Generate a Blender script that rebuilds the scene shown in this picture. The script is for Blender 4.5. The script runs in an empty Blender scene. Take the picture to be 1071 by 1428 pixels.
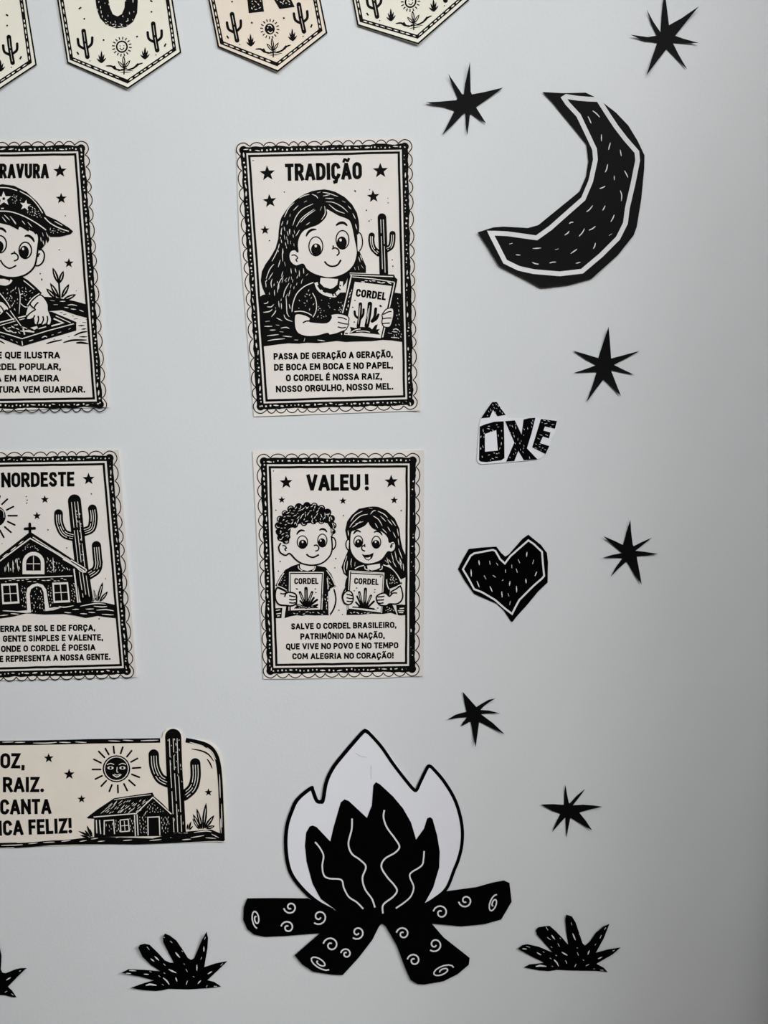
import bpy, math, random
from mathutils import Vector
from mathutils.geometry import tessellate_polygon, delaunay_2d_cdt

SC = bpy.context.scene
COL = SC.collection
PI = math.pi

# ------------------------------------------------------------------ camera
TILT = math.radians(12.0)
FPX = 1072.0
CAM = Vector((0.0, -math.cos(TILT), 1.42 + math.sin(TILT)))
cd = bpy.data.cameras.new('camera')
cd.sensor_fit = 'HORIZONTAL'
cd.sensor_width = 36.0
cd.lens = 36.0 * FPX / 1071.0
cd.clip_start = 0.01
cam = bpy.data.objects.new('camera', cd)
cam.location = CAM
cam.rotation_euler = (PI / 2 - TILT, 0, 0)
COL.objects.link(cam)
SC.camera = cam

# ------------------------------------------------------------------ light
SC.view_settings.view_transform = 'Standard'
SC.view_settings.look = 'None'
SC.view_settings.gamma = 1.0
SC.view_settings.use_curve_mapping = False
SC.view_settings.exposure = 0.0

wd = bpy.data.worlds.new('room_light')
SC.world = wd
wd.use_nodes = True
bg = wd.node_tree.nodes['Background']
bg.inputs[0].default_value = (0.95, 0.97, 1.0, 1)
bg.inputs[1].default_value = 0.004


def lamp(name, loc, target, sx, sy, power, color):
    ld = bpy.data.lights.new(name, 'AREA')
    ld.shape = 'RECTANGLE'
    ld.size, ld.size_y = sx, sy
    ld.energy = power
    ld.color = color
    o = bpy.data.objects.new(name, ld)
    o.location = loc
    d = Vector(target) - Vector(loc)
    o.rotation_euler = d.to_track_quat('-Z', 'Y').to_euler()
    COL.objects.link(o)
    return o


# ceiling panels of the room
for lx, ly, lw in ((3.0, -1.2, 185), (2.0, -1.2, 72), (1.0, -2.0, 27), (2.0, -2.0, 16), (0.0, -1.2, 13.5), (-1.0, -1.2, 6.5)):
    lamp('ceiling_light', (lx, ly, 2.85), (lx, ly, 0), 0.6, 0.9, lw, (0.985, 1.0, 1.0))


# ------------------------------------------------------------------ wall mapping
def W(px, py, h=0.0):
    """the point at height h in front of the wall (y = 0) seen at photo position px, py"""
    a = (px - 535.5) / FPX
    b = -(py - 714.0) / FPX
    d = Vector((a, math.cos(TILT) + b * math.sin(TILT), -math.sin(TILT) + b * math.cos(TILT)))
    t = (-h - CAM.y) / d.y
    return CAM + d * t


FR = dict(A1=(310, 180, 6.8), A2=(450, 180, 6.8), A3=(340, 380, 6.8), A4=(460, 380, 6.8),
          B1=(0, 180, 6.694), B2=(0, 380, 6.694), N1=(0, 620, 5.355), N2=(0, 780, 5.355),
          V1=(345, 620, 8.238), V2=(465, 620, 7.933), V3=(355, 780, 8.4), V4=(470, 780, 8.238),
          S1=(0, 1010, 6.3), S2=(110, 1010, 4.868), P1=(0, 0, 4.119), P2=(260, 0, 4.119), P3=(480, 0, 4.119),
          F=(380, 1000, 3.57), L=(320, 1200, 2.612), M=(650, 110, 3.825), H=(620, 730, 5.95), O=(650, 545, 7.14),
          s1=(570, 70, 6.694), s2=(860, 0, 7.65), s3=(780, 440, 7.65), s4=(820, 710, 8.925),
          s5=(610, 950, 8.925), s6=(740, 1080, 8.925), G0=(0, 1290, 11.9), G1=(150, 1280, 5.637),
          G2=(700, 1260, 5.637), X=(0, 0, 1.0))
XF = None     # optional extra mapping (used to repeat the pennant print)


def pts(s):
    out = []
    f = FR['X']
    for tok in s.split():
        if tok in FR:
            f = FR[tok]
        else:
            x, y = tok.split(',')
            p = (f[0] + float(x) / f[2], f[1] + float(y) / f[2])
            out.append(XF(p) if XF else p)
    return out


def catmull(p, closed=False, n=6):
    if len(p) < 3:
        return list(p)
    out = []
    N = len(p)
    rng = range(N if closed else N - 1)
    for i in rng:
        if closed:
            a, b, c, d = p[(i - 1) % N], p[i], p[(i + 1) % N], p[(i + 2) % N]
        else:
            a = p[i - 1] if i else p[0]
            b, c = p[i], p[i + 1]
            d = p[i + 2] if i + 2 < N else p[-1]
        for k in range(n):
            t = k / n
            t2, t3 = t * t, t * t * t
            out.append(tuple(0.5 * (2 * b[j] + (c[j] - a[j]) * t + (2 * a[j] - 5 * b[j] + 4 * c[j] - d[j]) * t2
                                    + (3 * b[j] - a[j] - 3 * c[j] + d[j]) * t3) for j in (0, 1)))
    if not closed:
        out.append(p[-1])
    return out


def subdiv(p, step=8.0, closed=False):
    out = []
    N = len(p)
    for i in range(N if closed else N - 1):
        a, b = p[i], p[(i + 1) % N]
        L = math.hypot(b[0] - a[0], b[1] - a[1])
        n = max(1, int(math.ceil(L / step)))
        for k in range(n):
            t = k / n
            out.append((a[0] + (b[0] - a[0]) * t, a[1] + (b[1] - a[1]) * t))
    if not closed:
        out.append(p[-1])
    return out


def inside(q, poly):
    x, y = q
    c = False
    j = len(poly) - 1
    for i in range(len(poly)):
        xi, yi = poly[i]
        xj, yj = poly[j]
        if (yi > y) != (yj > y) and x < (xj - xi) * (y - yi) / (yj - yi) + xi:
            c = not c
        j = i
    return c


# ------------------------------------------------------------------ materials
def srgb(r, g, b):
    f = lambda c: (c / 255 / 12.92) if c / 255 <= 0.04045 else ((c / 255 + 0.055) / 1.055) ** 2.4
    return (f(r), f(g), f(b), 1)


def material(name, col, rough=0.6, spec=0.5, var=0.0, scale=40.0, bump=0.0, bscale=300.0, bdist=0.0005):
    m = bpy.data.materials.new(name)
    m.use_nodes = True
    nt = m.node_tree
    b = nt.nodes['Principled BSDF']
    b.inputs['Roughness'].default_value = rough
    b.inputs['Specular IOR Level'].default_value = spec
    tc = nt.nodes.new('ShaderNodeTexCoord')
    if var:
        nz = nt.nodes.new('ShaderNodeTexNoise')
        nz.inputs['Scale'].default_value = scale
        nz.inputs['Detail'].default_value = 4
        nt.links.new(tc.outputs['Object'], nz.inputs['Vector'])
        rp = nt.nodes.new('ShaderNodeValToRGB')
        rp.color_ramp.elements[0].position = 0.3
        rp.color_ramp.elements[1].position = 0.7
        rp.color_ramp.elements[0].color = tuple(c * (1 - var) for c in col[:3]) + (1,)
        rp.color_ramp.elements[1].color = tuple(min(1, c * (1 + var)) for c in col[:3]) + (1,)
        nt.links.new(nz.outputs['Fac'], rp.inputs['Fac'])
        nt.links.new(rp.outputs['Color'], b.inputs['Base Color'])
    else:
        b.inputs['Base Color'].default_value = col
    if bump:
        n2 = nt.nodes.new('ShaderNodeTexNoise')
        n2.inputs['Scale'].default_value = bscale
        n2.inputs['Detail'].default_value = 3
        nt.links.new(tc.outputs['Object'], n2.inputs['Vector'])
        bp = nt.nodes.new('ShaderNodeBump')
        bp.inputs['Strength'].default_value = bump
        bp.inputs['Distance'].default_value = bdist
        nt.links.new(n2.outputs['Fac'], bp.inputs['Height'])
        nt.links.new(bp.outputs['Normal'], b.inputs['Normal'])
    return m


M_WALL = material('painted_wall', srgb(225, 227, 229), 0.40, 0.45, var=0.012, scale=6, bump=0.09, bscale=260, bdist=0.0012)
M_FLOOR = material('floor_tile', srgb(72, 65, 58), 0.5, 0.5, var=0.05, scale=3)
M_CEIL = material('ceiling_paint', srgb(225, 225, 222), 0.8, 0.3, var=0.01, scale=5)
M_BLOCKER = material('blocker_brown', srgb(58, 46, 38), 0.6, 0.4, var=0.25, scale=9)
M_PAPER = material('printed_paper', srgb(235, 229, 222), 0.75, 0.25, var=0.02, scale=30)
M_PAPER_Y = material('cream_paper', srgb(244, 240, 225), 0.75, 0.25, var=0.02, scale=30)
M_PAPER_B = material('beige_paper', srgb(243, 229, 212), 0.75, 0.25, var=0.03, scale=30)
M_PAPER_S = material('aged_paper', srgb(240, 230, 217), 0.75, 0.25, var=0.03, scale=30)
M_WHITE = material('white_paper', srgb(236, 236, 242), 0.7, 0.25, var=0.01, scale=20)
M_INK = material('printing_ink', srgb(8, 8, 9), 0.65, 0.1, var=0.15, scale=60)
M_BLACK = material('black_paper', srgb(5, 5, 6), 0.6, 0.12, var=0.12, scale=50)
M_MARKER = material('black_marker', srgb(2, 2, 2), 0.65, 0.05, var=0.1, scale=80)
M_DEEP = material('matte_black_paper', srgb(2, 2, 2), 0.7, 0.03, var=0.1, scale=50)
M_CHALK = material('white_pen', srgb(228, 228, 228), 0.7, 0.25, var=0.02, scale=60)
M_DULL = material('dull_white_pen', srgb(196, 194, 188), 0.7, 0.25, var=0.06, scale=60)


# ------------------------------------------------------------------ object helpers
def tag(o, label=None, cat=None, group=None, kind=None):
    if label: o['label'] = label
    if cat: o['category'] = cat
    if group: o['group'] = group
    if kind: o['kind'] = kind
    return o


def thing(name, label, cat, px, py, group=None):
    o = bpy.data.objects.new(name, None)
    o.empty_display_size = 0.02
    o.location = W(px, py, 0)
    COL.objects.link(o)
    return tag(o, label, cat, group)


def world_origin(par):
    v = Vector((0, 0, 0))
    while par is not None:
        v = v + par.location
        par = par.parent
    return v


def mesh_obj(name, verts, faces, mats, idx=None, parent=None, smooth=False):
    org = world_origin(parent)
    me = bpy.data.meshes.new(name)
    me.from_pydata([tuple(Vector(v) - org) for v in verts], [], faces)
    for m in mats:
        me.materials.append(m)
    if idx:
        for p, i in zip(me.polygons, idx):
            p.material_index = i
    me.update()
    o = bpy.data.objects.new(name, me)
    COL.objects.link(o)
    if parent is not None:
        o.parent = parent
    return o


def flat(h):
    return lambda x, y: h


STEP = 0.00006
THICK = 0.00025


def sheet(name, poly, hf, mat, parent=None, grid=None, thick=THICK, label=None):
    """one cut sheet of paper: outline poly (photo positions), front at hf, with real thickness"""
    poly = subdiv(poly, grid or 14.0, True)
    n = len(poly)
    v2 = [Vector(p) for p in poly]
    g = grid or 30.0
    x0 = min(p[0] for p in poly); x1 = max(p[0] for p in poly)
    y0 = min(p[1] for p in poly); y1 = max(p[1] for p in poly)
    y = y0 + g * 0.5
    while y < y1:
        x = x0 + g * 0.5
        while x < x1:
            if inside((x, y), poly) and min((x - a) ** 2 + (y - b) ** 2 for a, b in poly) > (0.35 * g) ** 2:
                v2.append(Vector((x, y)))
            x += g
        y += g
    res = delaunay_2d_cdt(v2, [(i, (i + 1) % n) for i in range(n)], [], 1, 1e-4)
    ov, oe, of = res[0], res[1], res[2]
    tri = [f for f in of]
    V = [W(p[0], p[1], hf(p[0], p[1])) for p in ov]
    N = len(V)
    B = [v + Vector((0, thick, 0)) for v in V]
    faces = []
    cnt = {}
    for f in tri:
        a, b, c = f[:3]
        nrm = (V[b] - V[a]).cross(V[c] - V[a])
        if nrm.y > 0:
            f = list(reversed(f))
        faces.append(tuple(f))
        for k in range(len(f)):
            e = (f[k], f[(k + 1) % len(f)])
            cnt[e] = 1
    out = list(faces)
    for f in faces:
        out.append(tuple(i + N for i in reversed(f)))
    for (a, b) in cnt:
        if (b, a) not in cnt:
            out.append((b, a, a + N, b + N))
    o = mesh_obj(name, V + B, out, [mat], None, parent)
    if label: o['label'] = label
    return o


class Art:
    """collects printed or drawn shapes that lie on one sheet and links them as one mesh"""
    def __init__(self, hf, dark=None, light=None):
        self.hf = hf
        self.mats = [dark or M_INK, light or M_PAPER]
        self.v, self.f, self.i = [], [], []

    def tri(self, p, faces, ink, L):
        o = len(self.v)
        for q in p:
            self.v.append(W(q[0], q[1], self.hf(q[0], q[1]) + 0.00008 + L * STEP))
        for f in faces:
            f = [k + o for k in f]
            n = (self.v[f[1]] - self.v[f[0]]).cross(self.v[f[2]] - self.v[f[0]])
            if n.y > 0:
                f.reverse()
            self.f.append(tuple(f))
            self.i.append(0 if ink else 1)

    def fill(self, p, ink=1, L=1, smooth=0):
        if isinstance(p, str): p = pts(p)
        if smooth: p = catmull(p, True, 5)
        t = [tuple(x) for x in tessellate_polygon([[Vector((a, b, 0)) for a, b in p]])]
        q = list(p)
        mid = {}

        def half(i, j):
            k = (min(i, j), max(i, j))
            if k not in mid:
                if math.hypot(q[i][0] - q[j][0], q[i][1] - q[j][1]) < 11.0:
                    mid[k] = -1
                else:
                    q.append(((q[i][0] + q[j][0]) / 2, (q[i][1] + q[j][1]) / 2))
                    mid[k] = len(q) - 1
            return mid[k]
        for _ in range(7):                                  # follow the curl of the paper
            nt = []
            for (i, j, k) in t:
                m = (half(i, j), half(j, k), half(k, i))
                if m == (-1, -1, -1): nt.append((i, j, k)); continue
                ring = []
                for c, mm in zip((i, j, k), m):
                    ring.append(c)
                    if mm >= 0: ring.append(mm)
                if len(ring) == 6: nt += [(ring[0], ring[1], ring[5]), (ring[1], ring[2], ring[3]), (ring[3], ring[4], ring[5]), (ring[1], ring[3], ring[5])]
                elif len(ring) == 5:
                    z = [x for x in range(5) if ring[x] in (i, j, k) and ring[(x + 1) % 5] in m and ring[x - 1] in m and ring[(x + 1) % 5] not in (i, j, k) and ring[x - 1] not in (i, j, k)][0]
                    r = ring[z:] + ring[:z]
                    nt += [(r[0], r[1], r[4]), (r[1], r[2], r[3]), (r[1], r[3], r[4])]
                else:
                    z = [x for x in range(4) if ring[x] not in (i, j, k)][0]
                    r = ring[z:] + ring[:z]
                    nt += [(r[0], r[1], r[2]), (r[0], r[2], r[3])]
            if len(nt) == len(t): break
            t = nt
        self.tri(q, t, ink, L)
        return p

    def line(self, p, w, ink=1, L=1, taper=0, smooth=1, closed=0, cap='', thin=1):
        if isinstance(p, str): p = pts(p)
        if smooth and len(p) > 2: p = catmull(p, closed, 6)
        if ink and w < 2.2 and thin: w *= 1.28
        p = subdiv(p, 6.0, closed)
        n = len(p)
        q = []
        for k in range(n):
            if closed:
                a, c = p[(k - 1) % n], p[(k + 1) % n]
            else:
                a, c = p[max(k - 1, 0)], p[min(k + 1, n - 1)]
            b = p[k]
            d1 = Vector((b[0] - a[0], b[1] - a[1])); d2 = Vector((c[0] - b[0], c[1] - b[1]))
            if d1.length < 1e-6: d1 = d2
            if d2.length < 1e-6: d2 = d1
            if d1.length < 1e-6: continue
            d1.normalize(); d2.normalize()
            m = d1 + d2
            if m.length < 0.2: m = d1.copy()
            m.normalize()
            s = min(1.0 / max(m.dot(d1), 0.4), 1.8)
            t = k / max(n - 1, 1)
            ww = w
            if taper == 1: ww = w * (0.25 + 0.75 * math.sin(PI * min(max(t, 0.02), 0.98)) ** 0.6)
            if taper == 2: ww = w * (1 - 0.8 * t)
            x, y = -m.y * ww * 0.5 * s, m.x * ww * 0.5 * s
            q.append((b[0] + x, b[1] + y)); q.append((b[0] - x, b[1] - y))
        k = len(q) // 2
        fs = [(2 * j, 2 * j + 1, 2 * j + 3, 2 * j + 2) for j in range(k - 1)]
        if closed: fs.append((2 * k - 2, 2 * k - 1, 1, 0))
        self.tri(q, fs, ink, L)
        if cap == 'r':
            for e in (p[0], p[-1]):
                self.disc(e, w * 0.5, w * 0.5, ink, L)

    def disc(self, c, rx, ry=None, ink=1, L=1, n=20, rot=0.0):
        ry = ry or rx
        p = []
        for k in range(n):
            a = 2 * PI * k / n
            x, y = rx * math.cos(a), ry * math.sin(a)
            p.append((c[0] + x * math.cos(rot) - y * math.sin(rot), c[1] + x * math.sin(rot) + y * math.cos(rot)))
        self.tri(p, [tuple(range(n))], ink, L)

    def ell(self, s, rx, ry=None, ink=1, L=1, ring=0):
        """ellipse: centre as 'FRAME x,y', radii in that frame's units"""
        f = FR[s.split()[0]][2]
        c = pts(s)[0]
        ry = ry or rx
        if ring:
            self.line([(c[0] + rx / f * math.cos(2 * PI * k / 24), c[1] + ry / f * math.sin(2 * PI * k / 24)) for k in range(24)],
                      ring, ink, L, smooth=0, closed=1)
        else:
            self.disc(c, rx / f, ry / f, ink, L)

    def star(self, s, r, ink=1, L=1, rot=-90, inner=0.42):
        f = FR[s.split()[0]][2]
        c = pts(s)[0]
        p = []
        for k in range(10):
            a = math.radians(rot + 36 * k)
            rr = r / f * (1 if k % 2 == 0 else inner)
            p.append((c[0] + rr * math.cos(a), c[1] + rr * math.sin(a)))
        self.fill(p, ink, L)

    def flecks(self, poly, n, ang, ln, w, seed=1, ink=0, L=2, jit=20):
        if isinstance(poly, str): poly = pts(poly)
        r = random.Random(seed)
        x0 = min(p[0] for p in poly); x1 = max(p[0] for p in poly)
        y0 = min(p[1] for p in poly); y1 = max(p[1] for p in poly)
        k = 0
        done = []
        for _ in range(n * 40):
            if k >= n: break
            c = (r.uniform(x0, x1), r.uniform(y0, y1))
            if any((c[0] - e[0]) ** 2 + (c[1] - e[1]) ** 2 < (0.55 * ln + 1.3) ** 2 for e in done): continue
            a = math.radians((ang(c) if callable(ang) else ang) + r.uniform(-jit, jit))
            l = ln * r.uniform(0.4, 1.2) * 0.5
            p, q = (c[0] - l * math.cos(a), c[1] - l * math.sin(a)), (c[0] + l * math.cos(a), c[1] + l * math.sin(a))
            m = 1.2
            pe, qe = (p[0] - m * math.cos(a), p[1] - m * math.sin(a)), (q[0] + m * math.cos(a), q[1] + m * math.sin(a))
            if inside(pe, poly) and inside(qe, poly) and inside(c, poly):
                self.line([p, c, q], w * r.uniform(0.7, 1.15), ink, L, taper=1, smooth=0)
                k += 1
                done.append(c)

    def leaf(self, base, tip, w, ink=1, L=1, vein=0.0):
        if isinstance(base, str): base = pts(base)[0]
        if isinstance(tip, str): tip = pts(tip)[0]
        dx, dy = tip[0] - base[0], tip[1] - base[1]
        l = math.hypot(dx, dy)
        nx, ny = -dy / l, dx / l
        pr = [(0, .25), (.2, .75), (.45, 1), (.7, .8), (.88, .45), (1, 0.05)]
        p = [(base[0] + dx * t + nx * w * .5 * k, base[1] + dy * t + ny * w * .5 * k) for t, k in pr]
        p += [(base[0] + dx * t - nx * w * .5 * k, base[1] + dy * t - ny * w * .5 * k) for t, k in reversed(pr)]
        self.fill(p, ink, L)
        if vein:
            self.line([(base[0] + dx * .25, base[1] + dy * .25), (base[0] + dx * .5, base[1] + dy * .5), (base[0] + dx * .78, base[1] + dy * .78)],
                      vein, not ink, L + 1, taper=1, smooth=0)

    def cactus(self, limbs, ribs=1, L=1, rw=1.0):
        """limbs: (path, width); every limb a round-ended black stroke with pale ribs"""
        for p, w in limbs:
            p = catmull(pts(p), False, 6)
            self.line(p, w, 1, L, smooth=0, cap='r')
        for p, w in limbs:
            if ribs <= 0 or w < 4: continue
            p = subdiv(catmull(pts(p), False, 6), 2.5)
            k = 1 if w < 7 else ribs
            offs = [(j - (k - 1) / 2) * w * (0.24 if k > 2 else 0.3) for j in range(k)]
            for j, o in enumerate(offs):
                q = []
                for i in range(len(p)):
                    a, c = p[max(i - 1, 0)], p[min(i + 1, len(p) - 1)]
                    dx, dy = c[0] - a[0], c[1] - a[1]
                    l = math.hypot(dx, dy) or 1
                    q.append((p[i][0] - dy / l * o, p[i][1] + dx / l * o))
                s = random.Random(int(w * 100) + j)
                i = 1
                while i < len(q) - 2:
                    run = s.randint(9, 26)
                    seg = q[i:min(i + run, len(q) - 1)]
                    if len(seg) > 2:
                        self.line(seg, rw * 0.85, 0, L + 1, smooth=0)
                    i += run + 1

    def text(self, s, base, h, t=0.2, L=1, track=0.045, ink=1):
        """lettering between two baseline points, cap height h (photo px), stroke t * h"""
        if isinstance(base, str): base = pts(base)
        (x0, y0), (x1, y1) = base
        T = t
        adv, x = [], 0.0
        for ch in s:
            g = GLY.get(ch)
            w = SPACE if ch == ' ' else g[0]
            adv.append(x)
            x += w + (track if ch != ' ' else 0.0)
        tot = x - track
        ln = math.hypot(x1 - x0, y1 - y0)
        k = ln / tot                                        # px per unit along the line
        ux, uy = (x1 - x0) / ln, (y1 - y0) / ln
        for ch, ax in zip(s, adv):
            if ch == ' ': continue
            w, strokes = GLY[ch][:2]
            dots = GLY[ch][2] if len(GLY[ch]) > 2 else []
            tw0 = tw = T * h                                # stroke in px
            wpx = w * k
            def mp(u, v):
                X = ax * k + tw * .5 + u * max(wpx - tw, 0.01)
                Y = tw * .5 + v * (h - tw)
                return (x0 + ux * X + uy * Y, y0 + uy * X - ux * Y)
            for st in strokes:
                p = [mp(u, v) for u, v in st]
                tw = tw0 * (.72 if min(v for _, v in st) > 1.1 else 1.0)
                if len(p) > 1 and p[0] != p[-1]:           # square ends
                    def ext(a, b):
                        d = math.hypot(a[0] - b[0], a[1] - b[1]) or 1
                        e = tw * .48
                        return (a[0] + (a[0] - b[0]) / d * e, a[1] + (a[1] - b[1]) / d * e)
                    p = [ext(p[0], p[1])] + p[1:-1] + [ext(p[-1], p[-2])]
                    self.line(p, tw, ink, L, smooth=0, thin=0)
                else:
                    self.line(p[:-1], tw, ink, L, smooth=0, closed=1, thin=0)
            tw = tw0
            for u, v in dots:
                self.disc(mp(u, v), tw * .62, tw * .62, ink, L, 10)

    def build(self, name, parent, label=None):
        o = mesh_obj(name, self.v, self.f, self.mats, self.i, parent)
        if label: o['label'] = label
        return o


def arc(cx, cy, rx, ry, a0, a1, n=8):
    return [(cx + rx * math.cos(math.radians(a0 + (a1 - a0) * k / n)), cy + ry * math.sin(math.radians(a0 + (a1 - a0) * k / n))) for k in range(n + 1)]


SPACE = 0.22
OVAL = arc(.5, .72, .5, .28, 0, 180) + arc(.5, .28, .5, .28, 180, 360)
OVAL = OVAL + [OVAL[0]]
CEE = arc(.5, .74, .5, .26, 15, 180, 8) + arc(.5, .26, .5, .26, 180, 345, 8)
TILDE = [(.14, 1.2), (.27, 1.34), (.42, 1.33), (.6, 1.24), (.74, 1.23), (.88, 1.36)]
GLY = {
    'A': (.52, [[(0, 0), (.46, .97), (.54, .97), (1, 0)], [(.22, .27), (.78, .27)]]),
    'B': (.46, [[(0, 0), (0, 1)], [(0, 1), (.55, 1), (.85, .9), (.88, .7), (.6, .53), (0, .53)], [(.6, .53), (1, .4), (1, .15), (.7, 0), (0, 0)]]),
    'C': (.46, [CEE]),
    'D': (.48, [[(0, 0), (0, 1)], [(0, 1)] + arc(.4, .66, .6, .34, 90, 0, 5) + arc(.4, .34, .6, .34, 0, -90, 5) + [(0, 0)]]),
    'E': (.40, [[(0, 0), (0, 1)], [(0, 1), (1, 1)], [(0, .52), (.85, .52)], [(0, 0), (1, 0)]]),
    'F': (.38, [[(0, 0), (0, 1)], [(0, 1), (1, 1)], [(0, .5), (.85, .5)]]),
    'G': (.48, [arc(.5, .74, .5, .26, 20, 180, 8) + arc(.5, .26, .5, .26, 180, 340, 8) + [(1, .45), (.62, .45)]]),
    'H': (.48, [[(0, 0), (0, 1)], [(1, 0), (1, 1)], [(0, .52), (1, .52)]]),
    'I': (.19, [[(.5, 0), (.5, 1)]]),
    'L': (.38, [[(0, 1), (0, 0)], [(0, 0), (1, 0)]]),
    'M': (.60, [[(0, 0), (.08, 1)], [(.08, 1), (.5, .25), (.92, 1)], [(.92, 1), (1, 0)]]),
    'N': (.50, [[(0, 0), (0, 1)], [(0, 1), (1, 0)], [(1, 0), (1, 1)]]),
    'O': (.48, [OVAL]),
    'P': (.45, [[(0, 0), (0, 1)], [(0, 1), (.6, 1), (.95, .9), (1, .72), (.95, .54), (.6, .44), (0, .44)]]),
    'Q': (.48, [OVAL, [(.6, .05), (1.0, -.22)]]),
    'R': (.47, [[(0, 0), (0, 1)], [(0, 1), (.6, 1), (.92, .9), (.95, .72), (.9, .57), (.6, .47), (0, .47)], [(.5, .47), (1, 0)]]),
    'S': (.44, [[(.95, .82), (.8, .97), (.5, 1), (.18, .95), (.03, .76), (.2, .58), (.6, .46), (.95, .3), (.95, .12), (.7, 0), (.35, 0), (.02, .15)]]),
    'T': (.44, [[(.5, 0), (.5, 1)], [(0, 1), (1, 1)]]),
    'U': (.48, [[(0, 1)] + arc(.5, .27, .5, .27, 180, 360, 8) + [(1, 1)]]),
    'V': (.50, [[(0, 1), (.46, .03), (.54, .03), (1, 1)]]),
    'X': (.50, [[(0, 0), (1, 1)], [(0, 1), (1, 0)]]),
    'Z': (.44, [[(0, 1), (1, 1), (0, 0), (1, 0)]]),
    ',': (.17, [[(.55, .03), (.25, -.17)]]),
    '.': (.17, [], [(.5, .02)]),
    '!': (.18, [[(.5, 1), (.5, .42)]], [(.5, .02)]),
}
GLY['Ç'] = (.46, [CEE, [(.5, 0), (.58, -.12), (.5, -.26), (.3, -.28)]])
GLY['Ã'] = (.52, GLY['A'][1] + [TILDE])
GLY['É'] = (.40, GLY['E'][1] + [[(.35, 1.2), (.75, 1.36)]])
GLY['Ô'] = (.48, GLY['O'][1] + [[(.15, 1.18), (.5, 1.34), (.85, 1.18)]])


# ------------------------------------------------------------------ the setting
def box(name, lo, hi, mat, parent=None):
    x0, y0, z0 = lo; x1, y1, z1 = hi
    v = [(x0, y0, z0), (x1, y0, z0), (x1, y1, z0), (x0, y1, z0), (x0, y0, z1), (x1, y0, z1), (x1, y1, z1), (x0, y1, z1)]
    f = [(0, 3, 2, 1), (4, 5, 6, 7), (0, 1, 5, 4), (1, 2, 6, 5), (2, 3, 7, 6), (3, 0, 4, 7)]
    return mesh_obj(name, v, f, [mat], None, parent)


tag(box('wall_back', (-3.2, 0, 0), (3.2, 0.12, 2.9), M_WALL), kind='structure')
tag(box('floor', (-3.2, -5.2, -0.1), (3.2, 0.12, 0.0), M_FLOOR), kind='structure')
tag(box('ceiling', (-3.2, -5.2, 2.9), (3.2, 0.12, 3.0), M_CEIL), kind='structure')
tag(box('light_blocker', (0.64, -0.30, 0.0), (1.14, 0.0, 2.3), M_BLOCKER), kind='structure')  # unseen dark box, added to shade the lower right of the wall

# ------------------------------------------------------------------ plain black stars
def paper_star(coords, center, label, lift, base=1.0):
    p = pts(coords)
    c = pts(center)[0]
    R = max(math.hypot(a - c[0], b - c[1]) for a, b in p)
    def hf(x, y):
        d = math.hypot(x - c[0], y - c[1]) / R
        a = math.atan2(y - c[1], x - c[0])
        k = 0.65 + 0.35 * math.sin(2.3 * a + lift)
        return 0.001 * (base + lift * k * max(0, d - 0.25) ** 1.6)
    o = sheet('paper_star', p, hf, M_BLACK, None, 7.0)
    org = W(c[0], c[1], 0)
    o.data.transform(__import__('mathutils').Matrix.Translation(-org))
    o.location = org
    return tag(o, label, 'star', 'black paper stars on the wall')


paper_star('s1 572,108 578,385 590,412 700,392 882,348 760,440 628,532 670,600 722,682 650,640 580,594 570,610 560,700 545,790 535,720 528,585 500,605 410,700 315,790 370,680 428,565 320,525 158,486 290,480 445,466 455,450 410,340 368,218 430,310 500,412 514,410 525,320 545,230',
           's1 530,490', 'seven-pointed black paper star left of the big moon', 6.0)
paper_star('s2 515,-75 530,40 558,268 690,195 878,66 760,210 625,382 720,415 875,458 720,462 598,456 660,580 750,735 640,630 532,524 440,640 320,800 370,640 432,456 300,436 150,370 330,395 425,380 370,260 322,105 390,230 468,345 478,180 492,40',
           's2 520,400', 'black paper star in the upper right corner above the moon', 8.0)
paper_star('s3 525,120 540,280 553,458 680,425 858,376 720,455 582,526 680,575 800,632 680,612 552,586 600,710 658,858 560,765 470,684 380,800 290,925 350,760 398,604 300,606 155,612 270,575 392,530 280,470 145,374 270,410 416,454 460,320',
           's3 485,540', 'black paper star between the moon and the small word cutout', 5.0)
paper_star('s4 527,130 537,280 557,440 568,462 660,415 795,355 690,440 592,518 700,530 875,558 740,578 605,590 630,720 668,935 580,820 485,662 470,660 380,740 285,838 350,720 430,612 320,605 180,608 300,570 420,548 310,450 190,335 320,390 436,446 480,290',
           's4 510,550', 'black paper star beside the black heart on its right', 6.5)
paper_star('s5 315,132 390,215 485,322 560,275 640,230 720,215 640,265 580,310 535,358 640,365 780,400 640,400 540,410 690,520 838,660 690,590 520,506 500,650 476,822 445,680 415,510 400,505 350,535 292,562 320,510 368,450 260,455 128,478 220,420 290,398 362,380 335,260',
           's5 440,420', 'small black paper star with curling points just above the campfire', 9.0)
paper_star('s6 432,125 450,230 476,358 490,358 570,270 675,185 600,290 524,385 650,378 780,386 895,402 760,430 606,475 690,580 765,695 640,625 495,540 470,660 446,788 438,660 432,535 370,600 270,715 320,590 372,492 270,455 130,375 280,370 415,380 420,240',
           's6 470,440', 'black paper star at the right of the campfire flames', 7.0)

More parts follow.
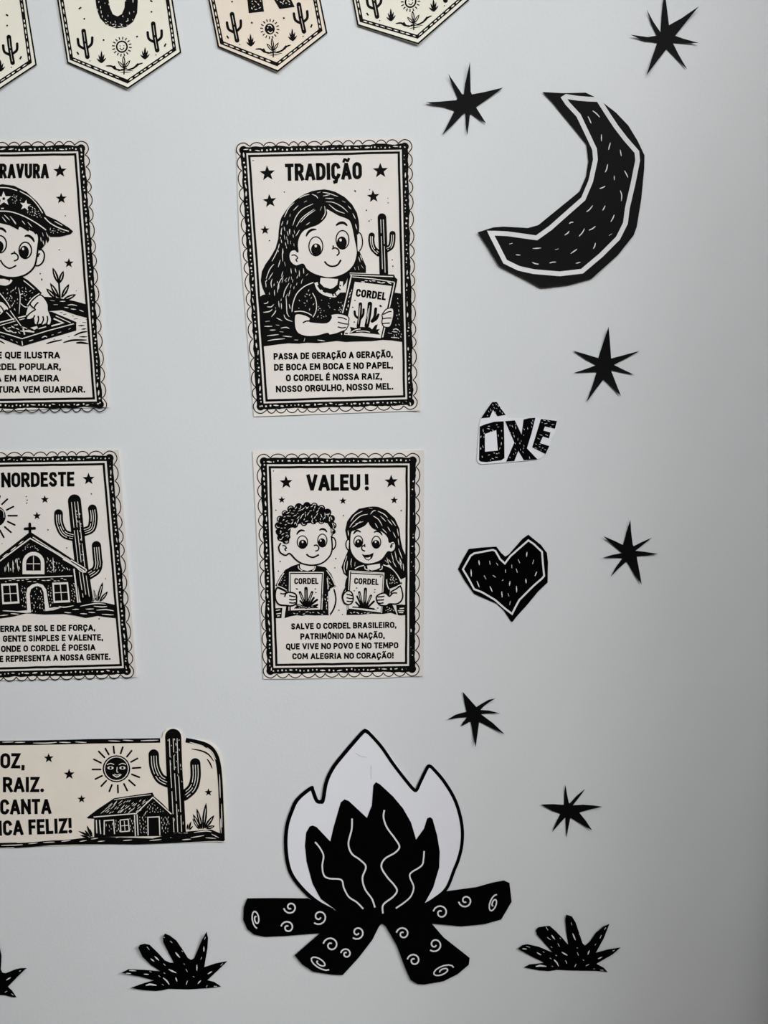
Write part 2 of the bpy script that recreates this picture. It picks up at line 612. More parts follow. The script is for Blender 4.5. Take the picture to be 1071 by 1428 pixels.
# ------------------------------------------------------------------ moon
mo = thing('paper_moon', 'large black crescent moon of cut paper with white outline', 'moon', 830, 270)
mc = (790, 260)
def mh(x, y):
    return 0.0012 + 0.0035 * max(0, (math.hypot(x - mc[0], y - mc[1]) - 95) / 70) ** 2 * (0.4 + 0.6 * max(0, min(1, (y - 150) / 250)))
moon_poly = pts('M 408,70 520,76 637,73 690,98 722,120 800,180 865,248 915,330 952,408 950,480 935,640 910,790 893,835 810,940 670,1066 548,1098 420,1112 395,1110 330,1075 175,995 110,890 62,818 145,792 200,788 330,795 385,780 440,735 520,670 605,600 640,520 652,440 642,350 590,285 520,200 460,125')
sheet('cutout_sheet', moon_poly, mh, M_BLACK, mo, 16.0)
a = Art(mh, M_BLACK, M_CHALK)
a.line('M 522,102 535,94 600,104 650,108 706,110 760,195 800,255 850,320 911,390 915,435 890,560 860,690 850,770 810,850 720,940 618,1026 500,1040 360,1028 280,1010 208,975 170,900 130,822 220,826 376,848 450,795 540,715 625,640 665,545 690,430 685,375 645,290 600,195 540,130', 6.6, 0, 3, smooth=0, closed=1)
a.build('white_outline', mo, 'white pen outline of the moon')
a = Art(mh, M_BLACK, M_CHALK)
for s in ('675,170 695,185 713,205', '650,200 660,220 667,238', '722,296 722,332', '770,340 764,360 760,378', '822,378 828,412', '755,455 750,480 742,498',
          '845,490 855,508 863,526', '790,516 791,540', '712,585 728,580 742,572', '822,595 830,620 828,652', '675,675 660,695 642,710', '742,676 735,690 728,702',
          '790,725 782,745 772,762', '550,772 560,765 572,765', '550,812 540,824 525,834', '632,798 620,820 602,840', '655,808 675,798 690,786', '762,836 778,826',
          '230,882 248,876', '355,905 400,902', '475,911 494,906', '690,875 686,892 678,906', '592,908 575,920 558,932', '265,938 290,940', '352,978 370,986 388,988', '445,982 460,978 480,977', '585,984 610,978'):
    a.line('M ' + s, 1.5, 0, 3, taper=1)
a.build('white_dashes', mo, 'short white pen dashes')

# ------------------------------------------------------------------ heart
he = thing('paper_heart', 'black paper heart with a thin white outline and small dashes', 'heart', 705, 800)
hh = flat(0.0009)
heart_poly = pts('H 112,378 150,300 200,212 300,200 430,192 470,245 504,275 535,255 600,180 650,125 695,93 740,130 800,178 850,245 858,320 855,490 780,560 690,670 600,770 565,815 552,815 490,720 430,665 245,585 170,480')
sheet('cutout_sheet', heart_poly, hh, M_DEEP, he, 16.0)
a = Art(hh, M_DEEP, M_CHALK)
a.line('H 152,380 215,268 245,248 400,219 422,228 460,295 500,332 545,272 620,205 695,140 740,170 808,235 815,320 826,435 810,455 740,515 680,575 620,635 590,690 560,750 500,705 420,635 310,570 245,545 200,460', 2.6, 0, 3, smooth=0, closed=1)
a.build('white_outline', he, 'white pen outline of the heart')
a = Art(hh, M_DEEP, M_CHALK)
for s in ('284,305 289,345', '373,310 378,342', '430,328 444,348', '219,380 222,440', '268,478 288,528', '328,432 344,462', '400,430 424,446', '376,522 396,566', '474,564 478,612',
          '505,382 506,408', '557,342 558,370', '594,375 604,408', '610,298 624,328', '684,236 679,276', '740,302 730,336', '765,400 750,436', '674,458 677,496', '478,474 488,466', '543,478 538,516', '596,518 598,572', '526,580 534,604', '545,645 540,676'):
    a.line('H ' + s, 1.7, 0, 3, taper=1)
a.build('white_dashes', he, 'short white pen dashes')

# ------------------------------------------------------------------ word cutout
ox = thing('word_cutout', 'small white paper cutout with the hand-drawn word ÔXE above the heart', 'paper cutout', 720, 605)
oh = flat(0.0010)
sheet('cutout_sheet', pts('O 150,268 200,195 262,112 305,110 360,185 400,248 405,270 560,272 690,262 740,275 905,292 905,340 885,420 845,475 832,560 790,630 740,670 700,685 560,700 380,715 150,732 118,715 108,680 130,350'), oh, M_WHITE, ox, 14.0)
LET = dict(
    circumflex=['148,274 200,195 260,112 305,110 350,180 395,240 312,254 268,190 235,265'],
    letter_o=['136,355 200,330 280,308 375,303 380,480 382,670 350,692 200,710 145,705 128,690'],
    letter_x=['388,302 485,294 552,435 572,285 625,272 690,268 650,430 606,572 710,682 575,692 520,598 480,700 398,705 480,515'],
    letter_e=['745,280 905,300 885,378 785,355 770,395 840,415 825,475 765,455 735,520 830,550 790,630 658,562'])
for k, v in LET.items():
    a = Art(oh, M_MARKER, M_WHITE)
    poly = a.fill('O ' + v[0], 1, 2)
    if k == 'letter_o':
        a.fill('O 186,430 300,392 316,595 188,606', 0, 4)
        for q, n in (('O 140,370 185,350 185,700 140,700', 7), ('O 190,345 370,310 370,385 190,420', 6), ('O 305,330 375,310 378,660 320,650', 6), ('O 190,610 370,600 370,680 190,700', 6)):
            a.flecks(q, n, 90 if n != 6 or '305' in q else 5, 4.2, 0.9, len(q) + n, 0, 3)
    else:
        a.flecks(poly, {'circumflex': 12, 'letter_x': 26, 'letter_e': 16}[k], {'circumflex': 60, 'letter_x': 75, 'letter_e': 10}[k], 3.8, 0.72, 7, 0, 3)
    a.build(k, ox)

# ------------------------------------------------------------------ campfire
cf = thing('paper_campfire', 'large paper campfire with white outer flame, black inner flame and black logs', 'campfire', 527, 1250)
ch = flat(0.0012)
outer = 'F 465,62 480,68 550,150 620,245 712,370 725,362 770,245 785,240 800,248 850,305 900,385 935,470 952,560 950,640 935,700 905,775 860,870 755,940 540,975 330,968 200,900 165,880 100,800 68,725 55,640 62,540 85,470 120,405 190,348 205,362 228,420 248,420 270,320 310,230 360,170 440,78'
fo = pts(outer)
wf = sheet('white_flame', fo, ch, M_WHITE, cf, 24.0, label='white outer flame')
a = Art(ch, M_MARKER, M_WHITE)
a.line('F 300,962 230,925 165,872 105,800 78,735 66,640 72,545 95,470 125,410 190,355 200,365 220,415 240,422 252,412 268,325 300,255 350,190 445,80 465,70 478,78', 5.2, 1, 2)
a.line('F 470,70 500,100 545,152 600,232 660,310 705,362 720,358 735,325 772,250 785,246 798,255 850,315 900,395 930,475 945,560 942,640 925,710 905,760 865,855 800,910 752,938', 4.6, 1, 2)
a.build('marker_outline', wf, 'black marker outline of the flame')
a = Art(flat(0.0012), M_INK, M_DULL)
a.line('F 490,240 492,310', 0.5, 0, 2); a.line('F 415,180 440,195 470,200', 0.6, 0, 2)
a.build('pencil_smudge', wf)
# inner flame
ih = flat(0.0016)
inner = pts('F 200,540 220,548 288,620 305,545 340,425 358,410 380,418 470,502 495,440 502,340 515,324 535,335 600,395 650,455 690,525 715,610 755,555 770,505 785,498 797,508 820,590 833,670 830,750 800,850 752,938 760,960 650,1020 545,1030 400,1010 322,965 240,905 200,830 170,720 162,640 168,575 185,545')
bf = sheet('black_flame', inner, ih, M_DEEP, cf, 24.0, label='black inner flame')
for s, w in (('212,622 235,650 254,690 248,740 255,785 280,803 342,810 355,850 380,895 420,922 452,955', 2.2), ('396,505 394,560 378,630 395,680 435,710 465,745 448,800 460,855 495,905 510,948', 2.3),
             ('557,463 553,500 570,550 610,605 632,645 610,675 560,705 542,745 570,795 605,835 620,865 600,895 560,925 548,945 550,978', 2.3), ('755,667 752,705 742,740 690,775 685,800 703,845 690,890 660,920 614,952', 2.1)):
    a = Art(ih, M_DEEP, M_CHALK)
    a.line('F ' + s, w, 0, 3)
    a.build('flame_line', bf, 'wavy white pen line')


def spiral(art, cx, cy, r, turns, start, w, sq=1.0, rot=0.0, d=1):
    p = []
    n = int(14 * turns)
    for k in range(n + 1):
        t = k / n
        a = math.radians(start) + d * 2 * PI * turns * t
        rr = r * (1 - 0.82 * t)
        x, y = rr * math.cos(a), rr * sq * math.sin(a)
        cr, sr = math.cos(math.radians(rot)), math.sin(math.radians(rot))
        p.append((cx + x * cr - y * sr, cy + x * sr + y * cr))
    art.line(p, w, 0, 3, smooth=0)


lh = flat(0.0020)
logs = [
    ('65,138 160,137 285,138 330,160 392,184 480,180 500,230 420,250 330,265 200,275 130,278 90,270 65,250 50,215 52,170', [(97, 212, 22, .0, 36), (222, 170, 22, 1), (212, 244, 22, 2), (327, 205, 26, 3)], 'black log at the left end of the pile'),
    ('1020,82 1028,150 990,215 930,232 845,240 735,230 690,220 640,200 706,162 790,112 900,97 960,80 1000,73', [(962, 158, 22, .0, 36), (860, 146, 23, 1), (770, 190, 25, 2)], 'black log at the right end of the pile'),
    ('330,265 420,220 500,190 556,200 560,225 545,240 520,290 470,355 412,418 370,415 305,405 265,378 238,345', [(328, 372, 24, .0, 44), (466, 262, 23, 3), (370, 308, 26, 2), (425, 340, 18, 2)], 'black log pointing to the lower left'),
    ('556,200 600,180 690,200 735,228 780,280 850,335 875,355 872,380 830,415 780,440 710,452 685,450 660,435 640,390 610,310 570,240 555,228', [(775, 403, 24, .0, 44), (632, 267, 22, 2), (748, 306, 24, 3), (672, 364, 22, 2)], 'black log pointing to the lower right'),
]
f = FR['L']
for nl, (poly, marks, lab) in enumerate(logs):
    lk = flat(0.0020 + 0.0004 * (nl // 2 + (nl == 3) * 0.7))
    lg = sheet('log', pts('L ' + poly), lk, M_DEEP, cf, 24.0, label=lab)
    for mk in marks:
        a = Art(lk, M_DEEP, M_CHALK)
        cx, cy = f[0] + mk[0] / f[2], f[1] + mk[1] / f[2]
        if mk[3] == 0.0:
            rot = {97: 80, 962: -70, 328: 32, 775: -22}[mk[0]]
            r = mk[4] / f[2]
            spiral(a, cx, cy, r, 1.55, 10 if mk[0] != 962 else 0, 1.9, 0.45, rot, 1 if mk[0] in (97, 328) else -1)
        else:
            st = {1: 170, 2: 190, 3: 130}[mk[3]]
            spiral(a, cx, cy, mk[2] / f[2] * 1.12, 1.3, st, 2.1, 1.0, 0, -1 if mk[3] in (1, 3) else 1)
        a.build('pen_swirl', lg, 'white pen swirl')

# ------------------------------------------------------------------ agave bushes
def bush(coords, center, R, label, dashes, group='black paper agave plants on the wall', lift=5.0, seed=3):
    c = pts(center)[0]
    t = thing('paper_agave', label, 'paper plant', c[0], c[1], group)
    def hf(x, y):
        d = math.hypot(x - c[0], (y - c[1])) / R
        return 0.001 * (1.0 + lift * max(0, d - 0.35) ** 1.7)
    poly = pts(coords)
    sheet('cutout_sheet', poly, hf, M_DEEP, t, 7.0)
    for s, w in dashes:
        a = Art(hf, M_DEEP, M_CHALK)
        a.line(s, w, 0, 5, taper=1, smooth=0)
        a.build('pen_dash', t, 'white pen dash')


bush('G1 185,550 290,512 365,492 250,460 112,432 165,404 300,410 415,420 340,370 275,305 242,235 255,212 290,204 330,212 400,280 450,335 490,352 522,354 480,275 438,190 436,145 452,124 490,140 540,178 590,250 630,315 655,330 680,320 705,260 740,180 778,108 790,160 785,240 760,388 850,358 942,340 870,410 785,490 840,505 892,540 800,552 640,562 480,558 430,570 380,575 280,568',
     'G1 560,500', 75, 'black paper agave between the left frame edge and the campfire',
     [('G1 300,530 335,522 385,530', 2.6), ('G1 170,413 225,417', 1.6), ('G1 145,435 185,438', 1.3), ('G1 285,442 325,445', 1.6), ('G1 310,228 328,250', 1.6), ('G1 338,320 366,342', 1.8), ('G1 370,302 404,335', 2.0),
      ('G1 440,360 455,375', 1.6), ('G1 480,405 540,432', 2.2), ('G1 435,150 450,155', 1.6), ('G1 492,182 508,196', 2), ('G1 534,272 568,312', 2.4), ('G1 582,258 594,268', 1.8), ('G1 770,150 762,170', 1.8), ('G1 757,225 757,265', 2),
      ('G1 742,308 732,326', 1.6), ('G1 702,368 702,415', 1.8), ('G1 905,358 890,374', 1.6), ('G1 822,420 788,442', 1.8), ('G1 436,470 465,495 486,525', 2), ('G1 535,468 546,500', 2), ('G1 628,494 618,525', 2), ('G1 733,492 710,518', 2),
      ('G1 785,530 775,545', 1.6), ('G1 835,538 860,538', 2), ('G1 615,402 628,424', 1.6), ('G1 670,460 682,465', 1.5), ('G1 440,430 452,438', 1.5), ('G1 400,452 415,465', 1.5), ('G1 330,420 345,428', 1.4), ('G1 428,522 442,530', 1.5), ('G1 445,318 455,330', 1.4), ('G1 598,358 606,368', 1.4)])
bush('G2 175,502 215,480 335,466 230,415 126,355 160,328 200,320 290,340 398,386 340,320 275,245 268,210 285,188 330,180 375,176 420,215 470,265 522,326 505,220 498,130 505,88 550,102 580,150 610,240 635,315 655,330 690,300 740,230 800,180 845,160 800,275 738,388 830,362 932,346 870,400 742,474 800,505 830,538 740,530 560,528 430,522 370,532 290,526',
     'G2 520,470', 75, 'black paper agave right of the campfire logs',
     [('G2 265,495 300,488 350,495', 2.6), ('G2 160,355 195,358', 1.6), ('G2 190,335 220,345', 1.6), ('G2 275,385 308,405', 1.8), ('G2 346,184 362,210', 1.8), ('G2 355,265 382,285', 1.8), ('G2 390,248 416,282', 2), ('G2 440,315 452,338', 1.7),
      ('G2 470,382 515,408', 2.2), ('G2 544,148 550,170', 1.8), ('G2 556,235 578,288', 2.2), ('G2 818,188 804,206', 1.8), ('G2 782,248 770,275', 2), ('G2 740,316 730,328', 1.6), ('G2 688,368 674,402', 2), ('G2 885,366 870,374', 1.6),
      ('G2 788,420 755,435', 1.8), ('G2 408,440 432,465 446,494', 2), ('G2 500,448 510,472', 2), ('G2 584,474 572,498', 2), ('G2 686,476 660,490', 2), ('G2 772,522 798,525', 1.8), ('G2 720,515 732,512', 1.6), ('G2 592,385 602,408', 1.6),
      ('G2 635,442 646,448', 1.5), ('G2 420,405 432,412', 1.5), ('G2 375,428 390,436', 1.5), ('G2 322,378 334,385', 1.4), ('G2 390,492 402,496', 1.5), ('G2 587,346 597,352', 1.4), ('G2 384,338 394,346', 1.4), ('G2 455,270 464,278', 1.4), ('G2 604,236 610,246', 1.4)])
bush('G0 -780,1170 -500,1110 -330,1080 -620,960 -960,860 -800,820 -560,835 -250,870 -420,720 -540,480 -520,330 -420,320 -180,560 -60,760 -110,520 -90,330 -40,290 0,390 24,520 12,740 40,790 95,800 260,735 340,716 440,715 300,850 130,1025 200,1090 272,1200 200,1195 80,1165 -200,1160 -450,1190',
     'G0 -150,1050', 62, 'black paper agave cut off by the left frame edge at the bottom',
     [('G0 318,768 345,755', 2.0), ('G0 104,914 178,870', 1.7), ('G0 82,1118 116,1095', 1.7), ('G0 190,1140 220,1165', 1.8), ('G0 -300,420 -240,500', 2), ('G0 -60,420 -50,500', 2), ('G0 -120,900 -110,980', 2), ('G0 -600,900 -500,910', 2)], lift=8.0)
# ------------------------------------------------------------------ cordel posters
def lerp(a, b, t):
    return (a[0] + (b[0] - a[0]) * t, a[1] + (b[1] - a[1]) * t)


def grow(q, d):
    """quad TL TR BR BL grown outward by d photo px"""
    s = [(-1, -1), (1, -1), (1, 1), (-1, 1)]
    return [(p[0] + sx * d, p[1] + sy * d) for p, (sx, sy) in zip(q, s)]


def poster_border(par, hf, q, seed):
    """q = outer corners (TL TR BR BL) of the thin inner line"""
    r = random.Random(seed)
    a = Art(hf)
    g = [lerp(grow(q, -1.5)[k], grow(q, -1.5)[(k + 1) % 4], 0) for k in range(4)]
    for k in range(4):                                   # thin frame line, a little uneven
        A, B = g[k], g[(k + 1) % 4]
        n = 14
        p = [lerp(A, B, t / n) for t in range(n + 1)]
        p = [(x + r.uniform(-.25, .25) if 0 < i < n else x, y + r.uniform(-.25, .25) if 0 < i < n else y) for i, (x, y) in enumerate(p)]
        a.line(p, 3.2, 1, 1, smooth=0)
        for e in (A,):
            a.fill([(e[0] - 1.6, e[1] - 1.6), (e[0] + 1.6, e[1] - 1.6), (e[0] + 1.6, e[1] + 1.6), (e[0] - 1.6, e[1] + 1.6)], 1, 1)
    a.build('frame_line', par, 'thin inner frame line')
    a = Art(hf)
    inn, out = grow(q, 2.6), grow(q, 10.8)
    mid = grow(q, 6.6)
    for k in range(4):
        A, B, C, D = inn[k], inn[(k + 1) % 4], out[(k + 1) % 4], out[k]
        n = int(math.hypot(A[0] - B[0], A[1] - B[1]) / 4)
        I = [lerp(A, B, t / n) for t in range(n + 1)]
        dx, dy = D[0] - A[0], D[1] - A[1]
        nx, ny = [(0, -1), (1, 0), (0, 1), (-1, 0)][k]
        w = 0.0
        O = []
        for t in range(n + 1):
            b = lerp(D, C, t / n)
            w = 0.5 * w + r.uniform(-.7, .9)
            O.append((b[0] + nx * w, b[1] + ny * w))
        O[0], O[-1] = lerp(O[0], I[0], .35), lerp(O[-1], I[-1], .35)
        v = []
        for i, o in zip(I, O):
            v += [i, o]
        a.tri(v, [(2 * j, 2 * j + 1, 2 * j + 3, 2 * j + 2) for j in range(n)], 1, 1)
        a.disc(lerp(out[k], inn[k], .5), 5.8, 5.8, 1, 1)
        # pale dots and dashes inside the band
        A, B = mid[k], mid[(k + 1) % 4]
        L = math.hypot(A[0] - B[0], A[1] - B[1])
        ux, uy = (B[0] - A[0]) / L, (B[1] - A[1]) / L
        s = 0.0
        while s < L:
            l = r.choice([1.4, 1.8, 2.0, 2.4, 4.5, 7.0])
            o = r.uniform(-.9, .9)
            c = (A[0] + ux * s - uy * o, A[1] + uy * s + ux * o)
            if l < 2.5:
                a.disc(c, l * .55, l * .6, 0, 2, 8)
            else:
                e = (c[0] + ux * l - uy * r.uniform(-1.2, 1.2), c[1] + uy * l + ux * r.uniform(-1.2, 1.2))
                a.line([c, lerp(c, e, .5), e], r.uniform(1.4, 2.4), 0, 2, taper=1, smooth=0)
            s += l + r.uniform(2.4, 5.0)
    a.build('border_band', par, 'broad black border band with pale dots')
    a = Art(hf)                                          # scallops
    base = grow(q, 11.6)
    OFF = 14.0
    for k in range(4):
        A, B = base[k], base[(k + 1) % 4]
        nx, ny = [(0, -1), (1, 0), (0, 1), (-1, 0)][k]
        L = math.hypot(A[0] - B[0], A[1] - B[1])
        sp = 16.5 if k % 2 == 0 else 21.5
        n = int(round((L - 2 * OFF) / sp))
        ws = [r.uniform(.75, 1.25) for _ in range(n)]
        tot = sum(ws)
        s = OFF
        for w in ws:
            w = w / tot * (L - 2 * OFF)
            p = []
            for j in range(11):
                t = j / 10
                c = lerp(A, B, (s + w * t) / L)
                hgt = 5.6 * math.sin(PI * t) ** 0.65 - 0.4
                p.append((c[0] + nx * hgt, c[1] + ny * hgt))
            a.line(p, 1.05, 1, 1, smooth=0)
            s += w
        Z = base[(k - 1) % 4]                             # corner lobe
        LZ = math.hypot(A[0] - Z[0], A[1] - Z[1])
        mx, my = [(0, -1), (1, 0), (0, 1), (-1, 0)][(k - 1) % 4]
        P1, P0 = lerp(A, B, OFF / L), lerp(A, Z, OFF / LZ)
        Q1, Q0 = lerp(A, B, 6 / L), lerp(A, Z, 6 / LZ)
        E = (A[0] + (nx + mx) * 2.2, A[1] + (ny + my) * 2.2)
        p = catmull([P0, (Q0[0] + mx * 5, Q0[1] + my * 5), E, (Q1[0] + nx * 5, Q1[1] + ny * 5), P1], False, 6)
        a.line(p, 1.05, 1, 1, smooth=0)
    a.build('scalloped_line', par, 'thin scalloped outer line')


def stars(par, hf, items):
    for s, r, rot in items:
        a = Art(hf)
        a.star(s, r, 1, 1, rot)
        a.build('printed_star', par)


def dots(par, hf, s, r=0.9):
    q = random.Random(5)
    for p in pts(s):
        a = Art(hf)
        a.disc(p, r * q.uniform(.7, 1.15), None, 1, 1, 9)
        a.build('ink_dot', par)


def lettering(par, hf, name, lines, t, h):
    for s, b in lines:
        a = Art(hf)
        a.text(s, b, h, t)
        a.build(name, par)


def edge_lift(quad, right, bottom, base=0.0009):
    def hf(x, y):
        t = (y - quad[0][1]) / (quad[3][1] - quad[0][1])
        xr = quad[1][0] + (quad[2][0] - quad[1][0]) * t
        xl = quad[0][0] + (quad[3][0] - quad[0][0]) * t
        yb = max(quad[2][1], quad[3][1])
        e = max(0.0, 1 - (xr - x) / 26.0) ** 2 * right + max(0.0, 1 - (yb - y) / 20.0) ** 2 * bottom * (0.6 + 0.4 * math.sin(x * 0.05))
        return base + 0.001 * min(e, 6)
    return hf


def eye(a, c, rx, ry, pc, prx, pry, hl, L=3, ring=1.3):
    a.ell(c, rx, ry, 0, L)
    a.ell(c, rx, ry, 1, L + 1, ring=ring)
    a.ell(pc, prx, pry, 1, L + 1)
    a.ell(hl, prx * .24, prx * .3, 0, L + 2)


# ---------------------------------------------------------------- poster TRADICAO
sq = pts('A1 118,112 A2 848,82 A4 858,1308 A3 96,1366')
h1 = edge_lift(sq, 2.2, 0.6)
p1 = thing('cordel_poster', 'printed poster titled TRADIÇÃO showing a girl holding a booklet', 'poster', 458, 385, 'cordel posters on the wall')
sheet('paper_sheet', pts('A1 135,180 160,130 230,112 500,100 A2 300,85 790,78 835,110 850,160 A4 858,1308 A3 96,1366 A3 60,900 A1 160,1000'), h1, M_PAPER, p1, 6.5)
poster_border(p1, h1, pts('A1 245,245 A2 732,212 A4 716,1184 A3 206,1224'), 11)
lettering(p1, h1, 'title_lettering', [('TRADIÇÃO', 'A1 597,492 A2 374,475')], .205, 24)
lettering(p1, h1, 'verse_line', [('PASSA DE GERAÇÃO A GERAÇÃO,', 'A3 283,828 A4 597,806'), ('DE BOCA EM BOCA E NO PAPEL,', 'A3 287,932 A4 599,910'),
                                 ('O CORDEL É NOSSA RAIZ,', 'A3 400,1032 A4 495,1015'), ('NOSSO ORGULHO, NOSSO MEL.', 'A3 305,1138 A4 602,1110')], .235, 9.4)
stars(p1, h1, [('A1 428,420', 76, -94), ('A1 450,682', 68, -96), ('A1 405,958', 46, -92), ('A2 548,395', 76, -92), ('A2 480,640', 62, -95)])
dots(p1, h1, 'A1 293,298 588,597 447,1058 A2 305,585 310,592 415,770 618,657 620,700 665,1300 660,1240 440,872 460,860 445,575')
# land behind the girl
a = Art(h1)
land = a.fill('A3 148,232 180,212 230,205 500,230 A4 100,190 500,180 610,190 682,200 690,660 590,645 500,640 400,652 240,655 150,660 A3 884,650 800,660 700,670 600,667 520,675 420,672 330,682 182,702 165,480', 1, 1)
for s in ('A3 195,510 270,510', 'A3 205,465 245,460', 'A3 245,547 300,545', 'A3 220,600 330,588', 'A3 225,648 300,635 390,628', 'A3 350,528 400,520 432,532', 'A3 370,602 455,610', 'A3 310,430 365,458', 'A3 305,498 335,500', 'A3 340,560 375,565',
          'A3 480,640 515,640', 'A3 580,622 570,655', 'A3 700,640 770,650', 'A3 185,378 240,370 270,350', 'A3 220,325 260,325 285,300', 'A3 300,330 300,370 262,420', 'A3 240,185 245,230 225,285 190,295',
          'A4 600,540 630,535 655,550', 'A4 550,572 590,580', 'A4 580,615 650,620', 'A4 590,560 640,565', 'A4 650,490 665,500'):
    a.line(s, 1.3, 0, 2, taper=1)
a.flecks('A4 620,230 678,230 685,640 560,630', 16, 80, 3, 1.0, 4)
a.build('land_drawing', p1)
# cactus
a = Art(h1)
a.cactus([('A2 562,840 568,1000 575,1200 580,1370', 12.2), ('A2 465,1010 462,1060 480,1130 530,1180', 8.6), ('A2 662,995 660,1060 645,1115 605,1140', 8.6)], 2, 1, 1.1)
a.build('cactus_drawing', p1)
# girl
a = Art(h1)
hair = a.fill('A1 965,571 900,578 850,588 790,612 740,640 690,675 650,715 612,760 585,800 562,835 548,875 535,960 530,1040 505,1130 460,1210 410,1280 375,1350 365,1428 A3 163,90 178,150 203,205 240,300 420,480 520,520 650,480 A4 0,300 150,100 190,0 A2 410,1365 410,1300 380,1230 350,1160 325,1000 345,970 347,920 340,860 325,795 280,715 210,645 120,595 60,578', 1, 2)
for s in ('A1 730,655 780,630 825,620', 'A1 588,835 630,750 682,698', 'A1 675,770 720,725', 'A1 775,695 802,680', 'A1 668,915 700,830 760,760 862,708', 'A1 702,925 750,850 810,800 872,758', 'A1 742,885 800,825 882,768',
          'A1 850,618 890,635 906,658', 'A1 900,605 932,595', 'A1 955,635 1020,622', 'A1 942,735 928,772', 'A1 560,915 576,872', 'A1 553,1000 566,935', 'A1 697,1015 732,958', 'A1 530,1135 541,1088', 'A1 470,1255 510,1180 526,1135',
          'A1 575,1130 570,1190 573,1255', 'A1 612,905 622,865', 'A1 640,830 645,805', 'A1 795,910 830,885', 'A1 635,950 640,1000', 'A1 648,1060 650,1090', 'A1 678,1085 682,1110', 'A1 610,1020 614,1050', 'A1 590,1260 598,1300', 'A1 530,1310 550,1240',
          'A1 415,1420 450,1330 490,1280', 'A1 440,1425 480,1360', 'A1 560,1400 575,1350', 'A1 650,1320 655,1370', 'A1 770,1320 772,1370', 'A1 730,1340 732,1400', 'A1 690,1320 700,1360', 'A1 970,730 975,800 940,860',
          'A2 0,600 60,610 145,640', 'A2 25,655 105,660', 'A2 30,690 100,695 180,735 240,790', 'A2 60,715 130,770 210,800', 'A2 185,680 215,695', 'A2 240,728 270,760', 'A2 285,800 310,850', 'A2 310,900 325,950', 'A2 90,690 150,715',
          'A2 355,1195 375,1245', 'A2 340,1210 355,1260', 'A2 365,1290 385,1320', 'A2 300,1310 310,1335', 'A2 335,1300 345,1335',
          'A3 375,30 330,110 320,190', 'A3 430,100 390,170 375,235', 'A3 440,165 425,225', 'A3 270,60 258,100 265,145', 'A3 205,80 212,140', 'A3 290,165 292,220', 'A3 330,270 335,330', 'A3 400,225 405,300 410,380 430,420', 'A3 380,400 400,440 460,465',
          'A3 355,290 358,345', 'A3 500,50 520,20', 'A3 385,80 410,50', 'A3 450,40 455,70', 'A3 545,95 560,60', 'A3 590,30 610,10', 'A3 430,300 440,345'):
    a.line(s, 1.15, 0, 3, taper=1)
a.flecks('A1 560,900 690,930 690,1110 620,1200 520,1180', 14, 82, 6, 1.0, 3, 0, 3, 8)
a.flecks('A3 180,60 500,20 600,60 460,200 400,420 260,200', 16, 104, 6, 1.0, 4, 0, 3, 8)
a.build('hair', p1)
a = Art(h1)
face = a.fill(catmull(pts('A1 985,755 990,800 965,850 905,902 830,930 770,960 730,1015 712,1090 718,1165 690,1145 650,1155 632,1200 648,1260 700,1297 765,1280 800,1330 870,1375 960,1402 1020,1410 A2 160,1392 240,1350 300,1280 326,1190 325,1130 310,1060 295,980 272,890 240,850 150,815 80,775'), True, 4), 0, 4)
a.line(face, 1.2, 1, 5, smooth=0, closed=1)
a.fill('A2 327,1000 345,980 368,1010 378,1070 370,1120 350,1155 332,1160', 0, 4)
a.line('A2 327,1000 345,982 368,1010 378,1070 370,1120 350,1155', 1.3, 1, 5)
a.line('A2 320,1040 330,1042', 1.2, 1, 6)
a.line('A1 655,1198 690,1195 718,1222', 1.3, 1, 5); a.line('A1 718,1225 698,1238 712,1258', 1.3, 1, 5)
eye(a, 'A1 887,1112', 66, 90, 'A1 890,1142', 48, 58, 'A1 886,1108', 5)
eye(a, 'A2 188,1050', 61, 88, 'A2 182,1078', 47, 60, 'A2 170,1052', 5)
a.line('A1 795,1018 815,980 850,955 893,952', 3.6, 1, 5, taper=1); a.line('A2 125,915 160,892 200,890 234,917', 3.9, 1, 5, taper=1)
a.line('A2 88,1138 118,1127 148,1145 155,1178 132,1200', 1.6, 1, 5); a.line('A2 99,1103 100,1132', 1.5, 1, 5)
a.line('A1 968,1255 1000,1288 A2 90,1302 140,1288 173,1240', 1.9, 1, 5)
a.build('face', p1)
a = Art(h1)
a.line('A3 457,372 465,300 500,205 570,135 660,94', 1.3, 0, 4); a.line('A3 652,195 680,250 690,320 680,380 655,424', 1.1, 0, 4)
a.line('A3 480,372 540,367 600,382 645,407', 1.3, 0, 4)
a.flecks('A3 500,220 600,140 670,130 680,340 620,380 480,350', 12, 70, 2.5, 1.0, 3, 0, 4, 60)
a.flecks('A3 700,240 A4 20,240 110,240 140,300 110,400 0,380 A3 790,460 670,430', 24, 70, 2.6, 1.0, 4, 0, 4, 80)
a.fill('A3 728,50 722,100 760,138 820,155 A4 30,148 70,115 78,62', 0, 4)
a.line('A3 684,95 705,150 745,188 800,212 860,220 A4 60,205 100,160 110,85', 4.6, 0, 5)
a.line('A3 700,120 730,165', 1.6, 1, 6); a.line('A3 750,175 780,190', 1.6, 1, 6); a.line('A3 835,190 850,225', 1.4, 1, 6); a.line('A3 860,185 880,225', 1.4, 1, 6); a.line('A4 85,150 100,165', 1.5, 1, 6); a.line('A4 95,120 105,130', 1.5, 1, 6)
a.build('dress', p1)
a = Art(h1)
arm = a.fill(catmull(pts('A3 490,397 560,398 628,430 622,462 660,472 785,477 830,430 A4 10,402 60,391 120,396 168,415 182,440 176,470 180,490 165,520 150,545 110,560 60,580 0,592 A3 808,588 790,576 700,600 600,606 520,580 488,530 480,460'), True, 3), 0, 7)
a.line(arm, 1.1, 1, 8, smooth=0, closed=1)
